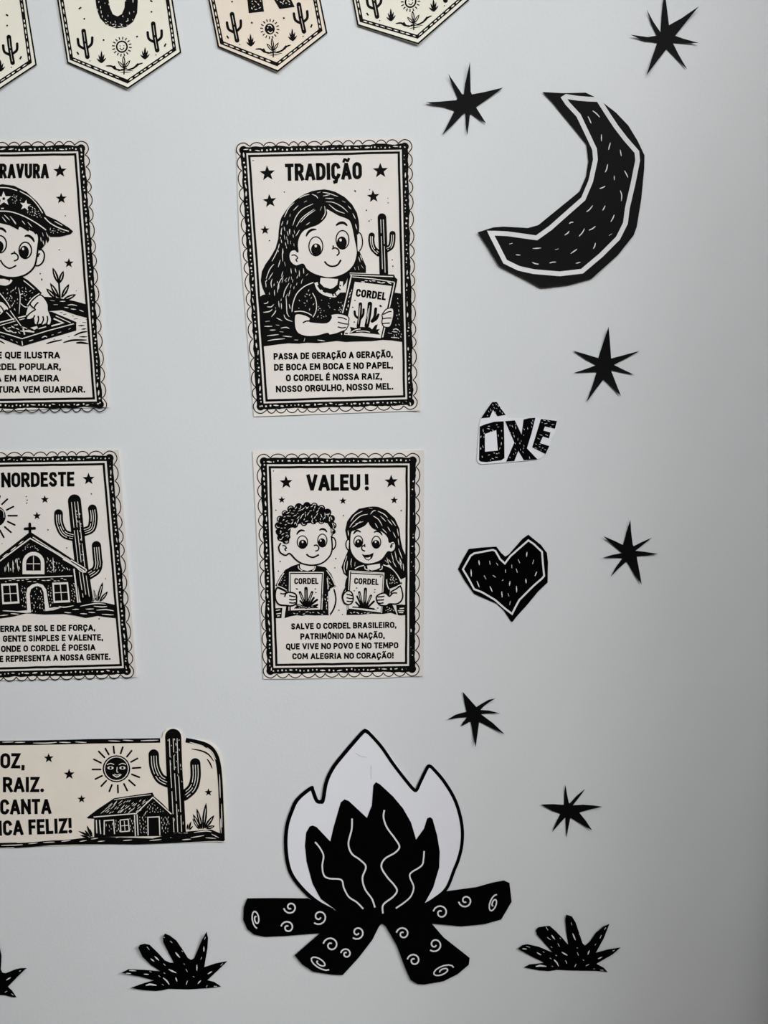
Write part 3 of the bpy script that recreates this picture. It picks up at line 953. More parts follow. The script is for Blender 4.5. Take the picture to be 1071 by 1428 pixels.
a.line('A3 560,478 590,462 628,460', 1.5, 1, 8)
for s in ('A4 75,425 120,430 160,448', 'A4 75,470 130,485 172,490', 'A4 75,515 115,525 152,520'):
    a.line(s, 1.3, 1, 8)
a.build('left_arm', p1)
bk = Art(h1)
bk.fill('A4 175,5 190,8 610,20 618,45 642,66 522,626 100,592 130,385', 1, 5)
bk.line('A4 190,22 600,40', 1.3, 0, 6); bk.line('A4 205,25 165,200 120,385', 1.6, 0, 6); bk.line('A4 212,42 420,62 612,92', 1.2, 0, 6)
bk.line('A4 614,95 560,350 500,615', 1.5, 0, 6)
cover = bk.fill('A4 236,88 586,128 482,622 135,590 190,330', 0, 6)
bk.flecks('A4 225,55 600,88 590,118 230,84', 7, 10, 6, 1.6, 3, 0, 6)
bk.flecks('A4 200,110 225,110 165,385 145,380', 6, 104, 5, 1.3, 4, 0, 6)
bk.line('A4 110,575 112,590', 1.2, 0, 6)
for s, w in (('A4 290,300 285,400 270,510', 5), ('A4 235,370 242,410 280,440', 3.2), ('A4 320,350 315,400 290,440', 3.2), ('A4 380,298 370,400 350,505', 6.4), ('A4 435,345 425,420 400,462', 4.2), ('A4 460,400 440,440 405,465', 3.4)):
    bk.line(s, w, 1, 7, cap='r')
for s in ('A4 288,310 280,400 270,490', 'A4 378,310 368,400 352,490', 'A4 366,340 352,440'):
    bk.line(s, .8, 0, 8, taper=1)
bk.fill('A4 185,580 200,545 190,515 240,525 300,515 380,520 400,540 430,500 455,490 440,540 475,535 455,560 475,590 300,570', 1, 7)
bk.line('A4 195,570 240,545 290,535', 1.2, 0, 8); bk.line('A4 250,560 320,555 380,565', 1.2, 0, 8); bk.line('A4 145,578 170,578', 1.4, 1, 7); bk.line('A4 472,312 490,325', 2, 1, 7)
for p in pts('A4 237,265 217,330 232,470'): bk.disc(p, 1.0, None, 1, 7, 8)
bk.text('CORDEL', 'A4 243,228 528,265', 11.2, .23, 7)
bk.build('booklet', p1)
a = Art(h1)
hand = a.fill(catmull(pts('A4 508,380 535,348 580,335 603,350 606,390 600,430 580,500 555,520 510,512 494,470 500,430 495,405'), True, 3), 0, 9)
a.line(hand, 1.2, 1, 10, smooth=0, closed=1)
for s in ('A4 505,400 550,375 585,370', 'A4 498,440 545,432 585,432', 'A4 498,485 530,482 570,480'):
    a.line(s, 1.3, 1, 10)
a.build('right_hand', p1)

# ---------------------------------------------------------------- poster RAVURA
sq = pts('X -126,197 B1 818,98 B2 1016,1255 X -84,576')
h2 = edge_lift(sq, 1.2, 1.0)
p2 = thing('cordel_poster', 'printed poster ending in RAVURA showing a boy in a cap carving wood', 'poster', 15, 385, 'cordel posters on the wall')
sheet('paper_sheet', sq, h2, M_PAPER, p2, 6.5)
poster_border(p2, h2, pts('X -105,217 B1 712,225 B2 886,1186 X -63,560'), 12)
lettering(p2, h2, 'title_lettering', [('RAVURA', 'B1 -4,460 456,460')], .205, 20.6)
lettering(p2, h2, 'verse_line', [('E QUE ILUSTRA', 'B2 -24,803 560,803'), ('RDEL POPULAR,', 'B2 -42,912 570,910'), ('A EM MADEIRA', 'B2 -42,1020 551,1018'), ('TURA VEM GUARDAR.', 'B2 -20,1124 796,1122')], .235, 9.5)
stars(p2, h2, [('B1 560,392', 66, -92), ('B1 572,648', 54, -92), ('B1 643,1252', 48, -90)])
dots(p2, h2, 'B1 610,810 552,1127 376,1350 390,1400 B2 375,10 390,70 713,170')
a = Art(h2)
a.fill('B2 405,225 480,230 560,240 690,265 800,295 815,425 720,400 580,352 455,362', 1, 1)
for s in ('B2 470,262 510,265', 'B2 560,270 610,268', 'B2 630,305 670,300 720,310', 'B2 660,340 710,345', 'B2 600,325 640,330', 'B2 740,350 780,365', 'B2 500,300 540,300'):
    a.line(s, 1.3, 0, 2, taper=1)
a.leaf('B2 545,98', 'B2 492,-45', 6.5, 1, 1, 1.1); a.leaf('B2 556,98', 'B2 592,-15', 6.5, 1, 1, 1.1)
a.line('B2 550,90 560,245', 2.6, 1, 1)
for b, t in (('548,235', '468,98'), ('525,245', '432,150'), ('575,235', '645,108'), ('590,258', '710,205')):
    a.leaf('B2 ' + b, 'B2 ' + t, 6.5, 1, 1, 1.2)
a.build('plant_drawing', p2)
a = Art(h2)
for s, w in (('B2 690,590 760,560 815,552', 2.4), ('B2 590,655 680,632 810,630', 2.6), ('B2 710,658 760,655 825,665', 3), ('B2 430,665 500,645 580,628', 1.8), ('B2 740,600 815,600', 1.6), ('B2 760,530 805,525', 1.5), ('B2 730,495 790,495', 1.6), ('B2 770,465 805,468', 1.5),
             ('B2 590,392 620,388', 1.8), ('B2 560,372 585,376', 1.8), ('B2 690,436 725,430', 1.6), ('B2 500,625 515,622', 1.2), ('B2 635,600 650,595', 1.5), ('B2 -60,620 0,640 45,665', 1.6), ('B2 800,440 810,440', 1.5), ('B2 672,405 690,408', 1.6)):
    a = Art(h2)
    a.line(s, w, 1, 1, taper=1)
    a.build('grain_mark', p2)
a = Art(h2)
shirt = a.fill('B2 -260,120 -150,60 0,30 210,40 260,70 340,140 392,192 350,225 290,285 260,330 240,400 0,470 -200,480 -300,300', 1, 2)
a.line('B2 0,105 50,112 90,95 108,68', 3.0, 0, 3)
a.fill('B2 -60,60 40,60 85,75 75,95 40,105 -20,100', 0, 3)
a.line('B2 172,140 188,230 178,385', 1.2, 0, 3, taper=1); a.line('B2 190,285 230,320 265,320', 1.2, 0, 3, taper=1); a.line('B2 220,75 270,115 320,158', 1.2, 0, 3); a.line('B2 190,205 215,198', 1.2, 0, 3)
a.line('B2 368,195 300,245 255,305', 1.5, 0, 3)
a.line('B2 0,190 50,250 90,310', 1.3, 0, 3)
a.flecks('B2 20,150 160,110 170,380 100,380 20,250', 24, 80, 3.5, 1.1, 5, 0, 3, 60); a.flecks('B2 190,100 280,140 330,200 230,300 195,290', 12, 80, 2.5, 1.0, 6, 0, 3, 80)
a.build('shirt', p2)
a = Art(h2)
a.fill('B2 205,690 -60,592 -260,520 -200,430 0,455 120,420 250,398 480,365 712,462 712,542', 1, 3)
a.line('B2 -40,545 100,585 205,618 440,545 690,478', 1.3, 0, 4, smooth=0); a.line('B2 -20,470 100,440 240,405', 1.6, 0, 4); a.line('B2 -20,500 100,465 230,430', 1.0, 0, 4)
a.line('B2 500,430 590,470 480,500', 2.0, 0, 4, smooth=0); a.line('B2 205,640 210,680', 1.4, 0, 4); a.line('B2 520,405 660,470', 1.1, 0, 4)
for s in ('B2 270,640 310,628', 'B2 390,610 420,595 440,605', 'B2 480,585 500,580', 'B2 540,565 570,555', 'B2 640,530 660,520', 'B2 100,625 120,635', 'B2 10,590 40,603', 'B2 150,645 165,655'):
    a.line(s, 1.4, 0, 4, taper=1)
a.flecks('B2 20,500 180,480 300,540 200,590 60,550', 18, 15, 7, 1.8, 4, 0, 4, 40); a.line('B2 30,510 70,545 110,550', 1.8, 0, 4); a.line('B2 215,520 230,580', 1.8, 0, 4); a.line('B2 220,545 320,555', 2.0, 0, 4); a.fill('B2 285,515 345,500 355,520 320,535', 0, 4)
a.line('B2 360,525 430,505', 1.4, 0, 4)
a.build('wood_block', p2)
a = Art(h2)
arm = a.fill(catmull(pts('B2 375,208 420,245 450,300 452,350 470,395 482,440 470,485 445,490 430,480 400,492 375,482 345,492 320,478 312,430 280,440 245,435 260,400 300,365 330,345 300,320 282,290 320,245'), True, 3), 0, 5)
a.line(arm, 1.5, 1, 6, smooth=0, closed=1)
a.line('B2 318,330 335,300 358,278', 1.6, 1, 6)
for s in ('B2 355,405 360,440 345,488', 'B2 400,408 405,445 385,485', 'B2 440,405 445,440 435,480', 'B2 312,425 325,400'):
    a.line(s, 1.6, 1, 6)
a.build('hand', p2)
a = Art(h2)
arm = a.fill(catmull(pts('B2 -80,290 0,268 40,285 80,330 75,355 55,350 30,375 0,400 -60,400'), True, 3), 0, 5)
a.line(arm, 1.5, 1, 6, smooth=0, closed=1); a.line('B2 0,310 25,340 35,370', 1.4, 1, 6); a.line('B2 -20,340 5,380', 1.4, 1, 6)
a.build('hand', p2)
a = Art(h2)
a.line('B2 0,190 90,320 200,510', 5.2, 1, 5, smooth=0); a.line('B2 95,355 140,420 198,500', 1.2, 0, 6); a.line('B2 60,370 130,445', 1.2, 0, 6); a.line('B2 -10,185 60,270 95,330', 1.4, 0, 6)
a.build('carving_knife', p2)
a = Art(h2)
face = a.fill(catmull(pts('B1 -200,900 0,860 170,900 330,960 362,1010 355,1100 342,1200 322,1280 270,1340 200,1375 110,1388 0,1368 -100,1300 -190,1150'), True, 4), 0, 4)
a.line(face, 2.0, 1, 5, smooth=0, closed=1)
ear = a.fill(catmull(pts('B1 350,1180 355,1145 380,1125 408,1150 414,1190 400,1240 365,1272 330,1275'), True, 3), 0, 4)
a.line('B1 362,1130 385,1125 410,1155 414,1190 400,1240 365,1272 330,1275', 1.7, 1, 5); a.line('B1 375,1165 350,1172 352,1195', 1.8, 1, 5); a.line('B1 340,1180 365,1185', 1.5, 1, 5)
eye(a, 'B1 236,1132', 58, 76, 'B1 226,1148', 44, 60, 'B1 216,1118', 5, 1.6)
eye(a, 'B1 0,1075', 60, 80, 'B1 -12,1098', 46, 56, 'B1 -25,1070', 5, 1.6)
a.line('B1 228,1002 262,995 300,1018 320,1055', 3.7, 1, 5, taper=1); a.line('B1 -60,940 0,928 35,940 58,966', 3.7, 1, 5, taper=1)
a.line('B1 103,1168 135,1158 165,1180 165,1215 130,1232', 1.7, 1, 5); a.line('B1 134,1140 135,1160', 1.6, 1, 5)
a.line('B1 3,1222 35,1270 90,1300 152,1273', 2.2, 1, 5)
a.build('face', p2)
a = Art(h2)
hair = a.fill('B1 -260,800 -100,760 0,770 150,785 300,850 420,935 452,990 460,1035 445,1066 430,1030 425,1075 395,1112 380,1135 358,1115 366,1040 345,960 332,985 270,915 268,958 180,905 172,942 90,900 0,878 -200,900', 1, 6)
for s in ('20,820 60,870', '95,815 150,880', '205,855 235,890', '260,870 300,915', '120,850 150,890', '395,965 405,1000', '400,1040 410,1080', '380,1010 385,1050', '430,960 450,1010', '40,800 90,850'):
    a.line('B1 ' + s, 1.2, 0, 7, taper=1)
a.build('hair', p2)
a = Art(h2)
cap = a.fill('B1 -320,800 -230,640 -120,545 20,514 130,528 250,588 350,680 405,755 430,805 530,850 640,918 684,955 660,980 560,1005 470,1005 440,980 420,940 330,872 200,805 80,770 -100,765', 1, 8)
for s, w in (('0,545 80,550 160,573', 1.3), ('185,580 280,635 350,710 398,785', 1.3), ('-100,770 0,766 100,772 220,812 340,878 430,942', 1.5), ('415,825 470,878 550,922 642,955', 1.4), ('510,862 580,900', 1.0), ('10,742 35,740', 1.6)):
    a.line('B1 ' + s, w, 0, 9)
a.star('B1 35,652', 72, 0, 9, -92); a.ell('B1 35,650', 13, 13, 1, 10); a.star('B1 236,712', 54, 0, 9, -80)
a.flecks('B1 90,590 200,620 200,680 100,720', 12, 60, 2.0, 1.0, 3, 0, 9, 90); a.flecks('B1 260,690 370,760 400,850 250,790', 20, 40, 2.6, 1.0, 4, 0, 9, 90); a.flecks('B1 440,900 640,960 480,990', 10, 30, 3, 1.0, 5, 0, 9, 70)
a.build('cap', p2)

# ---------------------------------------------------------------- poster NORDESTE
sq = pts('X -78,629 N1 888,38 N2 1021,878 X -36,950')
h3 = edge_lift(sq, 2.0, 0.4)
p3 = thing('cordel_poster', 'printed poster titled NORDESTE showing a church and tall cactus', 'poster', 55, 786, 'cordel posters on the wall')
sheet('paper_sheet', sq, h3, M_PAPER, p3, 6.5)
poster_border(p3, h3, pts('X -58,649 N1 782,137 N2 911,798 X -17,934'), 13)
lettering(p3, h3, 'title_lettering', [('NORDESTE', 'N1 10,320 557,312')], .205, 20.6)
lettering(p3, h3, 'verse_line', [('ERRA DE SOL E DE FORÇA,', 'N2 2,543 712,533'), ('GENTE SIMPLES E VALENTE,', 'N2 22,617 770,606'), ('ONDE O CORDEL É POESIA', 'N2 8,693 713,680'), ('E REPRESENTA A NOSSA GENTE.', 'N2 -2,768 825,750')], .235, 8.9)
stars(p3, h3, [('N1 662,257', 48, -92), ('N1 335,410', 32, -92), ('N1 276,532', 32, -92)])
dots(p3, h3, 'N1 195,388 200,437 203,415 358,637 498,772 682,369 15,740 N2 788,145 740,444')
a = Art(h3)
a.ell('N1 -35,535', 78, 78, 1, 1)
a.line('N1 0,480 25,500 30,545', .9, 0, 2)
for s in ('15,445 55,408', '50,488 100,463', '62,531 127,531', '58,575 110,600', '36,615 82,655', '0,640 28,692', '-20,440 0,385', '-70,440 -85,385', '-60,640 -70,695'):
    a.line('N1 ' + s, 2.4, 1, 1, cap='r')
a.build('sun_drawing', p3)
a = Art(h3)
a.cactus([('N1 556,420 570,560 590,740 610,910 N2 645,290', 18.2), ('N1 437,515 442,590 480,665 555,690', 12.2), ('N1 690,480 697,550 682,625 625,652', 12.4), ('N1 720,755 728,850 N2 732,30 718,80 660,120', 13)], 3, 1, 1.1)
a.flecks('N1 560,480 600,480 630,880 600,880', 14, 85, 2.5, 1.6, 4, 0, 3, 50)
a.build('cactus_drawing', p3)
a = Art(h3)
ch_ = a.fill('N1 220,655 232,655 420,775 640,920 648,945 620,955 N2 575,92 590,340 -200,420 -200,80 N1 -200,985 ', 1, 4)
a.line('N1 -200,1020 0,868 225,700 400,800 560,900 N2 640,95', 1.7, 0, 5, smooth=0)
a.line('N1 245,690 400,790 530,870', 1.2, 0, 5); 
for s in ('N1 20,840 60,810', 'N1 80,792 120,762', 'N1 140,745 175,718', 'N1 260,702 300,728', 'N1 330,745 370,770', 'N1 420,800 460,825', 'N1 480,838 520,862'):
    a.line(s, 1.5, 0, 5, taper=1)
a.line('N2 470,-2 560,50 600,85 630,95 645,80 620,60 530,5', 1.6, 0, 5)
a.line('N2 -100,148 100,140 310,133', 1.7, 0, 5); a.line('N2 310,133 540,124', 1.5, 0, 5); a.line('N2 552,70 570,220 582,330', 2.0, 0, 5)
# round-topped gable window
def arched(fr, x0, x1, ytop, ybot, fw, cross=True, L=5):
    cx, r = (x0 + x1) / 2, (x1 - x0) / 2
    o = ['%g,%g' % (cx - r * math.cos(math.radians(k)), ytop + r - r * math.sin(math.radians(k))) for k in range(0, 181, 20)]
    a.fill(pts(fr + ' %g,%g ' % (x0, ybot) + ' '.join(o) + ' %g,%g' % (x1, ybot)), 0, L)
    r2 = r - fw
    o = ['%g,%g' % (cx - r2 * math.cos(math.radians(k)), ytop + r - r2 * math.sin(math.radians(k))) for k in range(0, 181, 20)]
    q = a.fill(pts(fr + ' %g,%g ' % (x0 + fw, ybot - (fw if cross else 0)) + ' '.join(o) + ' %g,%g' % (x1 - fw, ybot - (fw if cross else 0))), 1, L + 1)
    if cross:
        a.line(fr + ' %g,%g %g,%g' % (cx, ytop + fw + 6, cx, ybot - fw - 5), 1.0, 0, L + 2); m = (ytop + ybot) / 2 + 6
        a.line(fr + ' %g,%g %g,%g' % (x0 + fw + 5, m, x1 - fw - 5, m), 1.0, 0, L + 2)
    return q
arched('N1', 168, 332, 800, 968, 27)
def square_win(fr, q, L=5):
    q = pts(fr + ' ' + q)
    c = (sum(p[0] for p in q) / 4, sum(p[1] for p in q) / 4)
    a.fill(q, 0, L)
    q2 = [lerp(c, p, .80) for p in q]
    a.fill(q2, 1, L + 1)
    a.line([lerp(q2[0], q2[1], .5), lerp(q2[2], q2[3], .5)], 1.0, 0, L + 2); a.line([lerp(q2[0], q2[3], .5), lerp(q2[1], q2[2], .5)], 1.0, 0, L + 2)
square_win('N2', '8,182 132,178 146,328 18,336'); square_win('N2', '390,175 508,170 524,320 400,326')
q = a.fill('N2 205,400 195,260 205,215 240,188 280,178 320,190 345,225 370,390', 0, 5)
q = a.fill('N2 232,402 222,260 232,222 262,203 285,200 310,212 325,245 340,395', 1, 6)
a.flecks(q, 26, 85, 3.0, 1.1, 6, 0, 7, 30)
a.flecks('N2 150,190 190,190 195,380 160,380', 14, 85, 3, 1.1, 7, 0, 5, 40); a.flecks('N2 350,190 385,190 395,330 370,370', 14, 85, 3, 1.1, 8, 0, 5, 40); a.flecks('N2 525,180 560,160 575,330 530,330', 12, 80, 3, 1.1, 9, 0, 5, 40)
a.flecks('N2 10,150 540,140 540,165 10,172', 16, 0, 5, 1.2, 3, 0, 5, 15)
for s in ('N1 62,880 66,950', 'N1 95,865 98,955', 'N1 128,850 130,900', 'N1 122,850 138,945', 'N1 395,845 402,955', 'N1 35,915 38,950'):
    a.line(s, 1.3, 0, 5, taper=1)
a.flecks('N1 350,830 540,930 N2 540,90 345,105', 34, 80, 4, 1.2, 12, 0, 5, 60)
a.flecks('N1 200,735 250,735 300,790 150,800', 12, 60, 2, 1.3, 13, 0, 5, 80)
a.flecks('N1 40,890 150,830 160,950 30,960', 14, 85, 6, 1.1, 14, 0, 5, 15)
a.line('N1 222,592 224,660', 3.9, 1, 4, cap='r'); a.line('N1 188,629 258,625', 4.0, 1, 4, cap='r')
a.build('church_drawing', p3)
a = Art(h3)
g = a.fill('N2 -100,445 0,442 110,425 200,402 330,412 480,408 560,420 640,438 690,430 730,422 800,432 873,440 868,342 780,322 640,318 560,325 400,380 200,400 0,375 -100,375', 1, 8)
for s in ('370,375 400,362 420,360', '440,350 480,358 550,345', '600,350 650,340 720,330 790,335', '700,350 760,355 800,352', '480,395 530,400', '600,405 650,408', '640,372 700,370', '720,380 790,375 850,385', '760,410 850,415', '540,375 590,372', '20,384 100,388 190,398', '0,420 60,415', '80,405 140,410', '660,395 710,398'):
    a.line('N2 ' + s, 1.4, 0, 9, taper=1)
a.build('ground_drawing', p3)
a = Art(h3)
for b, t, w in (('730,312', '768,170', 5.2), ('745,315', '805,240', 5.2), ('720,310', '700,225', 3.0), ('690,320', '722,265', 2.4)):
    a.leaf('N2 ' + b, 'N2 ' + t, w, 1, 8, 1.0)
a.build('plant_drawing', p3)

# ---------------------------------------------------------------- poster VALEU
sq = pts('V1 60,74 V2 1002,62 V4 992,1338 V3 104,1402')
h4 = edge_lift(sq, 2.8, 1.0)
p4 = thing('cordel_poster', 'printed poster titled VALEU! showing a boy and girl with booklets', 'poster', 475, 786, 'cordel posters on the wall')
sheet('paper_sheet', pts('V1 60,74 V2 1002,62 V4 1000,300 992,1338 500,1362 V3 104,1402 V3 45,100'), h4, M_PAPER, p4, 6.5)
poster_border(p4, h4, pts('V1 245,248 V2 823,229 V4 806,1203 V3 243,1250'), 14)
lettering(p4, h4, 'title_lettering', [('VALEU', 'V1 680,532 V2 298,509'), ('!', 'V2 345,507 395,506')], .215, 23)
lettering(p4, h4, 'verse_line', [('SALVE O CORDEL BRASILEIRO,', 'V3 428,822 V4 683,788'), ('PATRIMÔNIO DA NAÇÃO,', 'V3 537,940 V4 548,908'), ('QUE VIVE NO POVO E NO TEMPO', 'V3 368,1058 V4 705,1022'), ('COM ALEGRIA NO CORAÇÃO!', 'V3 443,1172 V4 652,1140')], .235, 8.6)
stars(p4, h4, [('V1 445,435', 78, -92), ('V1 395,635', 42, -92), ('V2 640,410', 78, -92), ('V2 672,615', 44, -90), ('V2 105,622', 42, -92)])
dots(p4, h4, 'V1 300,303 328,754 375,1342 1015,1310 V2 110,786 750,730 25,1262 V3 280,138 300,25 940,100 988,597 1028,645 V4 22,585 62,632')
# boy
a = Art(h4)
a.fill('V3 532,48 440,78 360,122 300,200 243,308 300,342 385,372 372,540 350,690 420,668 500,655 560,664 600,652 700,658 900,655 865,640 862,380 880,366 958,322 900,175 830,92 720,72', 1, 1)
a.fill('V3 232,575 325,568 315,690 240,690', 1, 1)
a.fill('V3 534,55 530,90 555,122 620,136 690,115 705,80', 0, 2)
for s in ('V3 510,75 520,110 560,135', 'V3 715,80 700,120 680,132', 'V3 345,160 300,230 265,300', 'V3 262,308 320,330 378,360', 'V3 845,130 900,210 945,305', 'V3 950,318 885,352', 'V3 850,220 860,300 860,350', 'V3 335,570 325,640 330,690', 'V3 250,600 300,590', 'V3 255,640 310,630', 'V3 265,665 295,660'):
    a.line(s, 1.2, 0, 2)
a.flecks('V3 300,220 370,180 385,350 280,300', 8, 60, 2, 1.0, 2, 0, 2, 90); a.flecks('V3 830,160 930,300 870,340', 10, 60, 2.5, 1.0, 3, 0, 2, 60); a.flecks('V3 430,610 840,610 830,645 430,650', 10, 0, 4, 1.1, 4, 0, 2, 40); a.flecks('V3 815,380 860,380 860,600 820,600', 8, 85, 4, 1.1, 5, 0, 2, 20)
a.build('shirt', p4)
def booklet(poly, frame_lines, title, plant, dd):
    a = Art(h4)
    a.fill(poly[0], 1, 3)
    for s in frame_lines: a.line(s, 1.15, 0, 4, smooth=0)
    a.fill(poly[1], 0, 4)
    a.text('CORDEL', title, 8.7, .23, 5)
    for b, t, w in plant:
        P, Q = pts(b)[0], pts(t)[0]
        a.line([P, lerp(P, Q, .5), lerp(P, Q, .9)], w * .74, 1, 5, smooth=0, cap='r')
        if w > 4.4: a.line([lerp(P, Q, .3), lerp(P, Q, .6), lerp(P, Q, .85)], .7, 0, 6, taper=1, smooth=0)
    for p in pts(dd): a.disc(p, 1.1, .9, 1, 5, 8)
    return a
b1 = booklet(('V3 385,135 825,135 800,605 390,612', 'V3 424,172 788,172 770,588 424,598'), ['V3 402,600 410,152 805,152 788,590', 'V3 795,412 795,485'], 'V3 465,292 748,290',
             [('V3 605,560', 'V3 602,318', 6.6), ('V3 595,540', 'V3 525,370', 5.0), ('V3 615,540', 'V3 680,370', 5.0), ('V3 580,560', 'V3 480,525', 4.5), ('V3 620,560', 'V3 745,465', 4.2), ('V3 630,550', 'V3 700,440', 4.0), ('V3 590,555', 'V3 530,480', 3.6), ('V3 640,565', 'V3 745,530', 4.0)], 'V3 490,345 500,350 712,347 718,390')
b1.fill('V3 460,578 500,535 560,545 650,540 720,545 750,572', 1, 5)
b1.flecks('V3 520,545 720,545 720,565 500,568', 7, 0, 3, .8, 3, 0, 6)
b1.build('booklet', p4, 'booklet held by the boy')
a = Art(h4)
arm = a.fill(catmull(pts('V3 262,335 310,350 372,382 355,405 400,386 465,398 490,425 492,470 488,515 440,545 370,540 290,530 248,475 243,400'), True, 3), 0, 7)
a.line(arm, 1.7, 1, 8, smooth=0, closed=1)
for s in ('V3 300,400 340,405 365,400 350,440', 'V3 405,425 450,435 480,440', 'V3 405,470 450,475 485,470', 'V3 405,508 450,512 480,505'):
    a.line(s, 1.5, 1, 8)
a.build('arm', p4)
a = Art(h4)
arm = a.fill(catmull(pts('V3 880,375 930,350 945,410 952,480 935,560 905,620 885,645 868,640'), True, 3), 0, 2)
a.line('V3 930,350 945,410 952,480 935,560 905,620 885,645', 1.7, 1, 3)
a.build('arm', p4)
a = Art(h4)
face = a.fill(catmull(pts('V1 500,965 600,900 700,880 880,890 945,940 962,1050 974,1150 970,1220 940,1290 860,1360 750,1385 640,1370 560,1325 488,1252 440,1272 385,1245 360,1185 380,1135 430,1120 480,1145'), True, 3), 0, 4)
a.line('V1 385,1130 360,1180 380,1240 440,1272 488,1252 560,1325 640,1370 750,1386 860,1360 940,1290 970,1220 974,1150 965,1050', 1.7, 1, 5)
ear = a.fill(catmull(pts('V1 972,1065 1000,1080 1015,1130 1005,1180 978,1205'), True, 3), 0, 4)
a.line('V1 970,1062 1000,1080 1015,1130 1005,1180 978,1210', 1.5, 1, 5)
a.line('V1 402,1160 435,1165 450,1195', 1.4, 1, 5); a.line('V1 450,1190 430,1200 445,1222', 1.4, 1, 5)
eye(a, 'V1 632,1120', 59, 72, 'V1 636,1142', 46, 50, 'V1 634,1118', 5, 1.2); eye(a, 'V1 861,1102', 53, 74, 'V1 856,1126', 43, 50, 'V1 842,1104', 5, 1.2)
a.line('V1 565,1035 590,1000 620,985 660,992', 3.0, 1, 5, taper=1); a.line('V1 825,985 855,970 890,978 916,1006', 3.0, 1, 5, taper=1)
a.line('V1 762,1162 795,1155 820,1182 812,1212 780,1224', 1.5, 1, 5); a.line('V1 678,1258 710,1285 760,1295 822,1264', 1.8, 1, 5)
a.build('face', p4, 'face of the boy')
a = Art(h4)
hp = pts('V1 340,940 375,850 430,790 500,735 590,700 690,680 780,690 860,715 930,770 985,850 1005,930 990,1030 968,1060 955,960 920,905 860,890 780,895 690,905 600,910 545,940 500,960 490,1040 475,1135 385,1115 345,1040')
a.fill(hp, 1, 6)
rr = random.Random(9)
for s, r in (('430,790', 36), ('375,855', 38), ('355,930', 40), ('365,1000', 40), ('380,1070', 38), ('500,740', 42), ('590,715', 44), ('685,700', 42), ('770,705', 40), ('850,735', 44), ('920,780', 46), ('965,850', 42), ('985,930', 40), ('985,1000', 30),
             ('545,920', 40), ('650,895', 42), ('760,880', 38), ('850,880', 36), ('460,1060', 36), ('440,1110', 36)):
    c = pts('V1 ' + s)[0]
    a.disc(c, r / 8.238, r / 8.238, 1, 6, 14)
    a0 = rr.uniform(0, 360)
    a.line(arc(c[0], c[1], r / 8.238 * .55, r / 8.238 * .55, a0, a0 + 130, 6), .8, 0, 7, smooth=0, taper=1)
a.flecks(hp, 60, lambda c: 140 - (c[0] - 420) * 1.2, 5.0, 1.1, 8, 0, 7, 40)
a.build('curly_hair', p4)
# girl
a = Art(h4)
hair = a.fill('V2 450,684 385,688 280,710 200,780 150,850 130,950 150,1040 162,1170 120,1270 90,1349 V4 50,90 75,165 125,205 400,130 600,60 700,180 735,232 800,200 V2 800,1230 765,1150 745,1060 730,930 680,820 580,725 500,690', 1, 1)
for s in ('V2 190,850 240,780 320,735', 'V2 180,915 220,860 300,790 380,770', 'V2 210,915 260,880 300,850', 'V2 240,880 330,850', 'V2 410,770 440,735 470,730', 'V2 490,735 560,770 600,810', 'V2 440,790 500,830 540,900', 'V2 520,790 580,850', 'V2 600,830 650,890',
          'V2 460,870 490,920', 'V2 600,910 630,960', 'V2 640,830 690,900', 'V2 705,930 720,1010', 'V2 540,930 590,980', 'V2 660,970 690,1030', 'V2 715,1040 725,1110', 'V2 640,1200 665,1290', 'V2 680,1180 700,1280', 'V2 720,1150 760,1260', 'V2 590,1250 610,1320', 'V2 730,1250 760,1330',
          'V2 150,1230 130,1300', 'V2 200,1260 190,1330', 'V2 160,950 170,1010', 'V2 390,700 430,710', 'V2 240,1300 235,1345', 'V4 90,30 80,100 95,160', 'V4 120,20 110,120', 'V4 160,50 165,90', 'V4 640,20 680,90', 'V4 590,0 620,40', 'V4 720,10 740,110', 'V4 760,50 765,130', 'V4 690,10 720,60', 'V4 550,10 580,40'):
    a.line(s, 1.15, 0, 2, taper=1)
a.build('long_hair', p4)
a = Art(h4)
face = a.fill(catmull(pts('V2 385,848 340,895 240,940 192,965 180,1080 190,1180 250,1270 350,1320 450,1312 540,1270 600,1188 640,1190 680,1160 688,1105 660,1068 618,1080 605,1025 540,960 450,930 405,885'), True, 3), 0, 3)
a.line(face, 1.4, 1, 4, smooth=0, closed=1)
a.fill('V2 172,1055 148,1062 138,1110 150,1150 166,1165', 0, 3); a.line('V2 172,1050 148,1062 138,1110 150,1150 166,1168', 1.3, 1, 4)
a.line('V2 668,1095 640,1105 650,1130', 1.3, 1, 4); a.line('V2 655,1120 632,1122 640,1145', 1.3, 1, 4)
eye(a, 'V2 275,1072', 49, 62, 'V2 280,1092', 41, 46, 'V2 272,1072', 4, 1.2); eye(a, 'V2 474,1080', 49, 66, 'V2 470,1100', 42, 46, 'V2 466,1076', 4, 1.2)
a.line('V2 220,992 245,960 270,952 305,970', 2.8, 1, 4, taper=1); a.line('V2 447,972 480,958 515,970 540,1005', 2.8, 1, 4, taper=1)
a.line('V2 355,1128 328,1118 312,1140 322,1168 350,1178', 1.5, 1, 4); a.line('V2 345,1100 346,1120', 1.3, 1, 4)
a.fill('V2 312,1208 345,1220 400,1216 445,1195 438,1230 425,1258 390,1284 355,1272 335,1245', 1, 4); a.fill('V2 352,1250 380,1252 412,1240 405,1262 388,1272 368,1268', 0, 5)
a.build('face', p4, 'face of the laughing girl')
a = Art(h4)
a.fill('V4 108,640 122,500 90,300 100,240 150,130 230,95 310,70 500,60 560,70 630,110 700,190 748,272 735,300 660,330 610,350 600,430 640,530 690,640 620,615 530,628 400,625 250,638', 1, 2)
a.fill('V4 680,525 740,518 800,525 800,640 735,645 690,640', 1, 2)
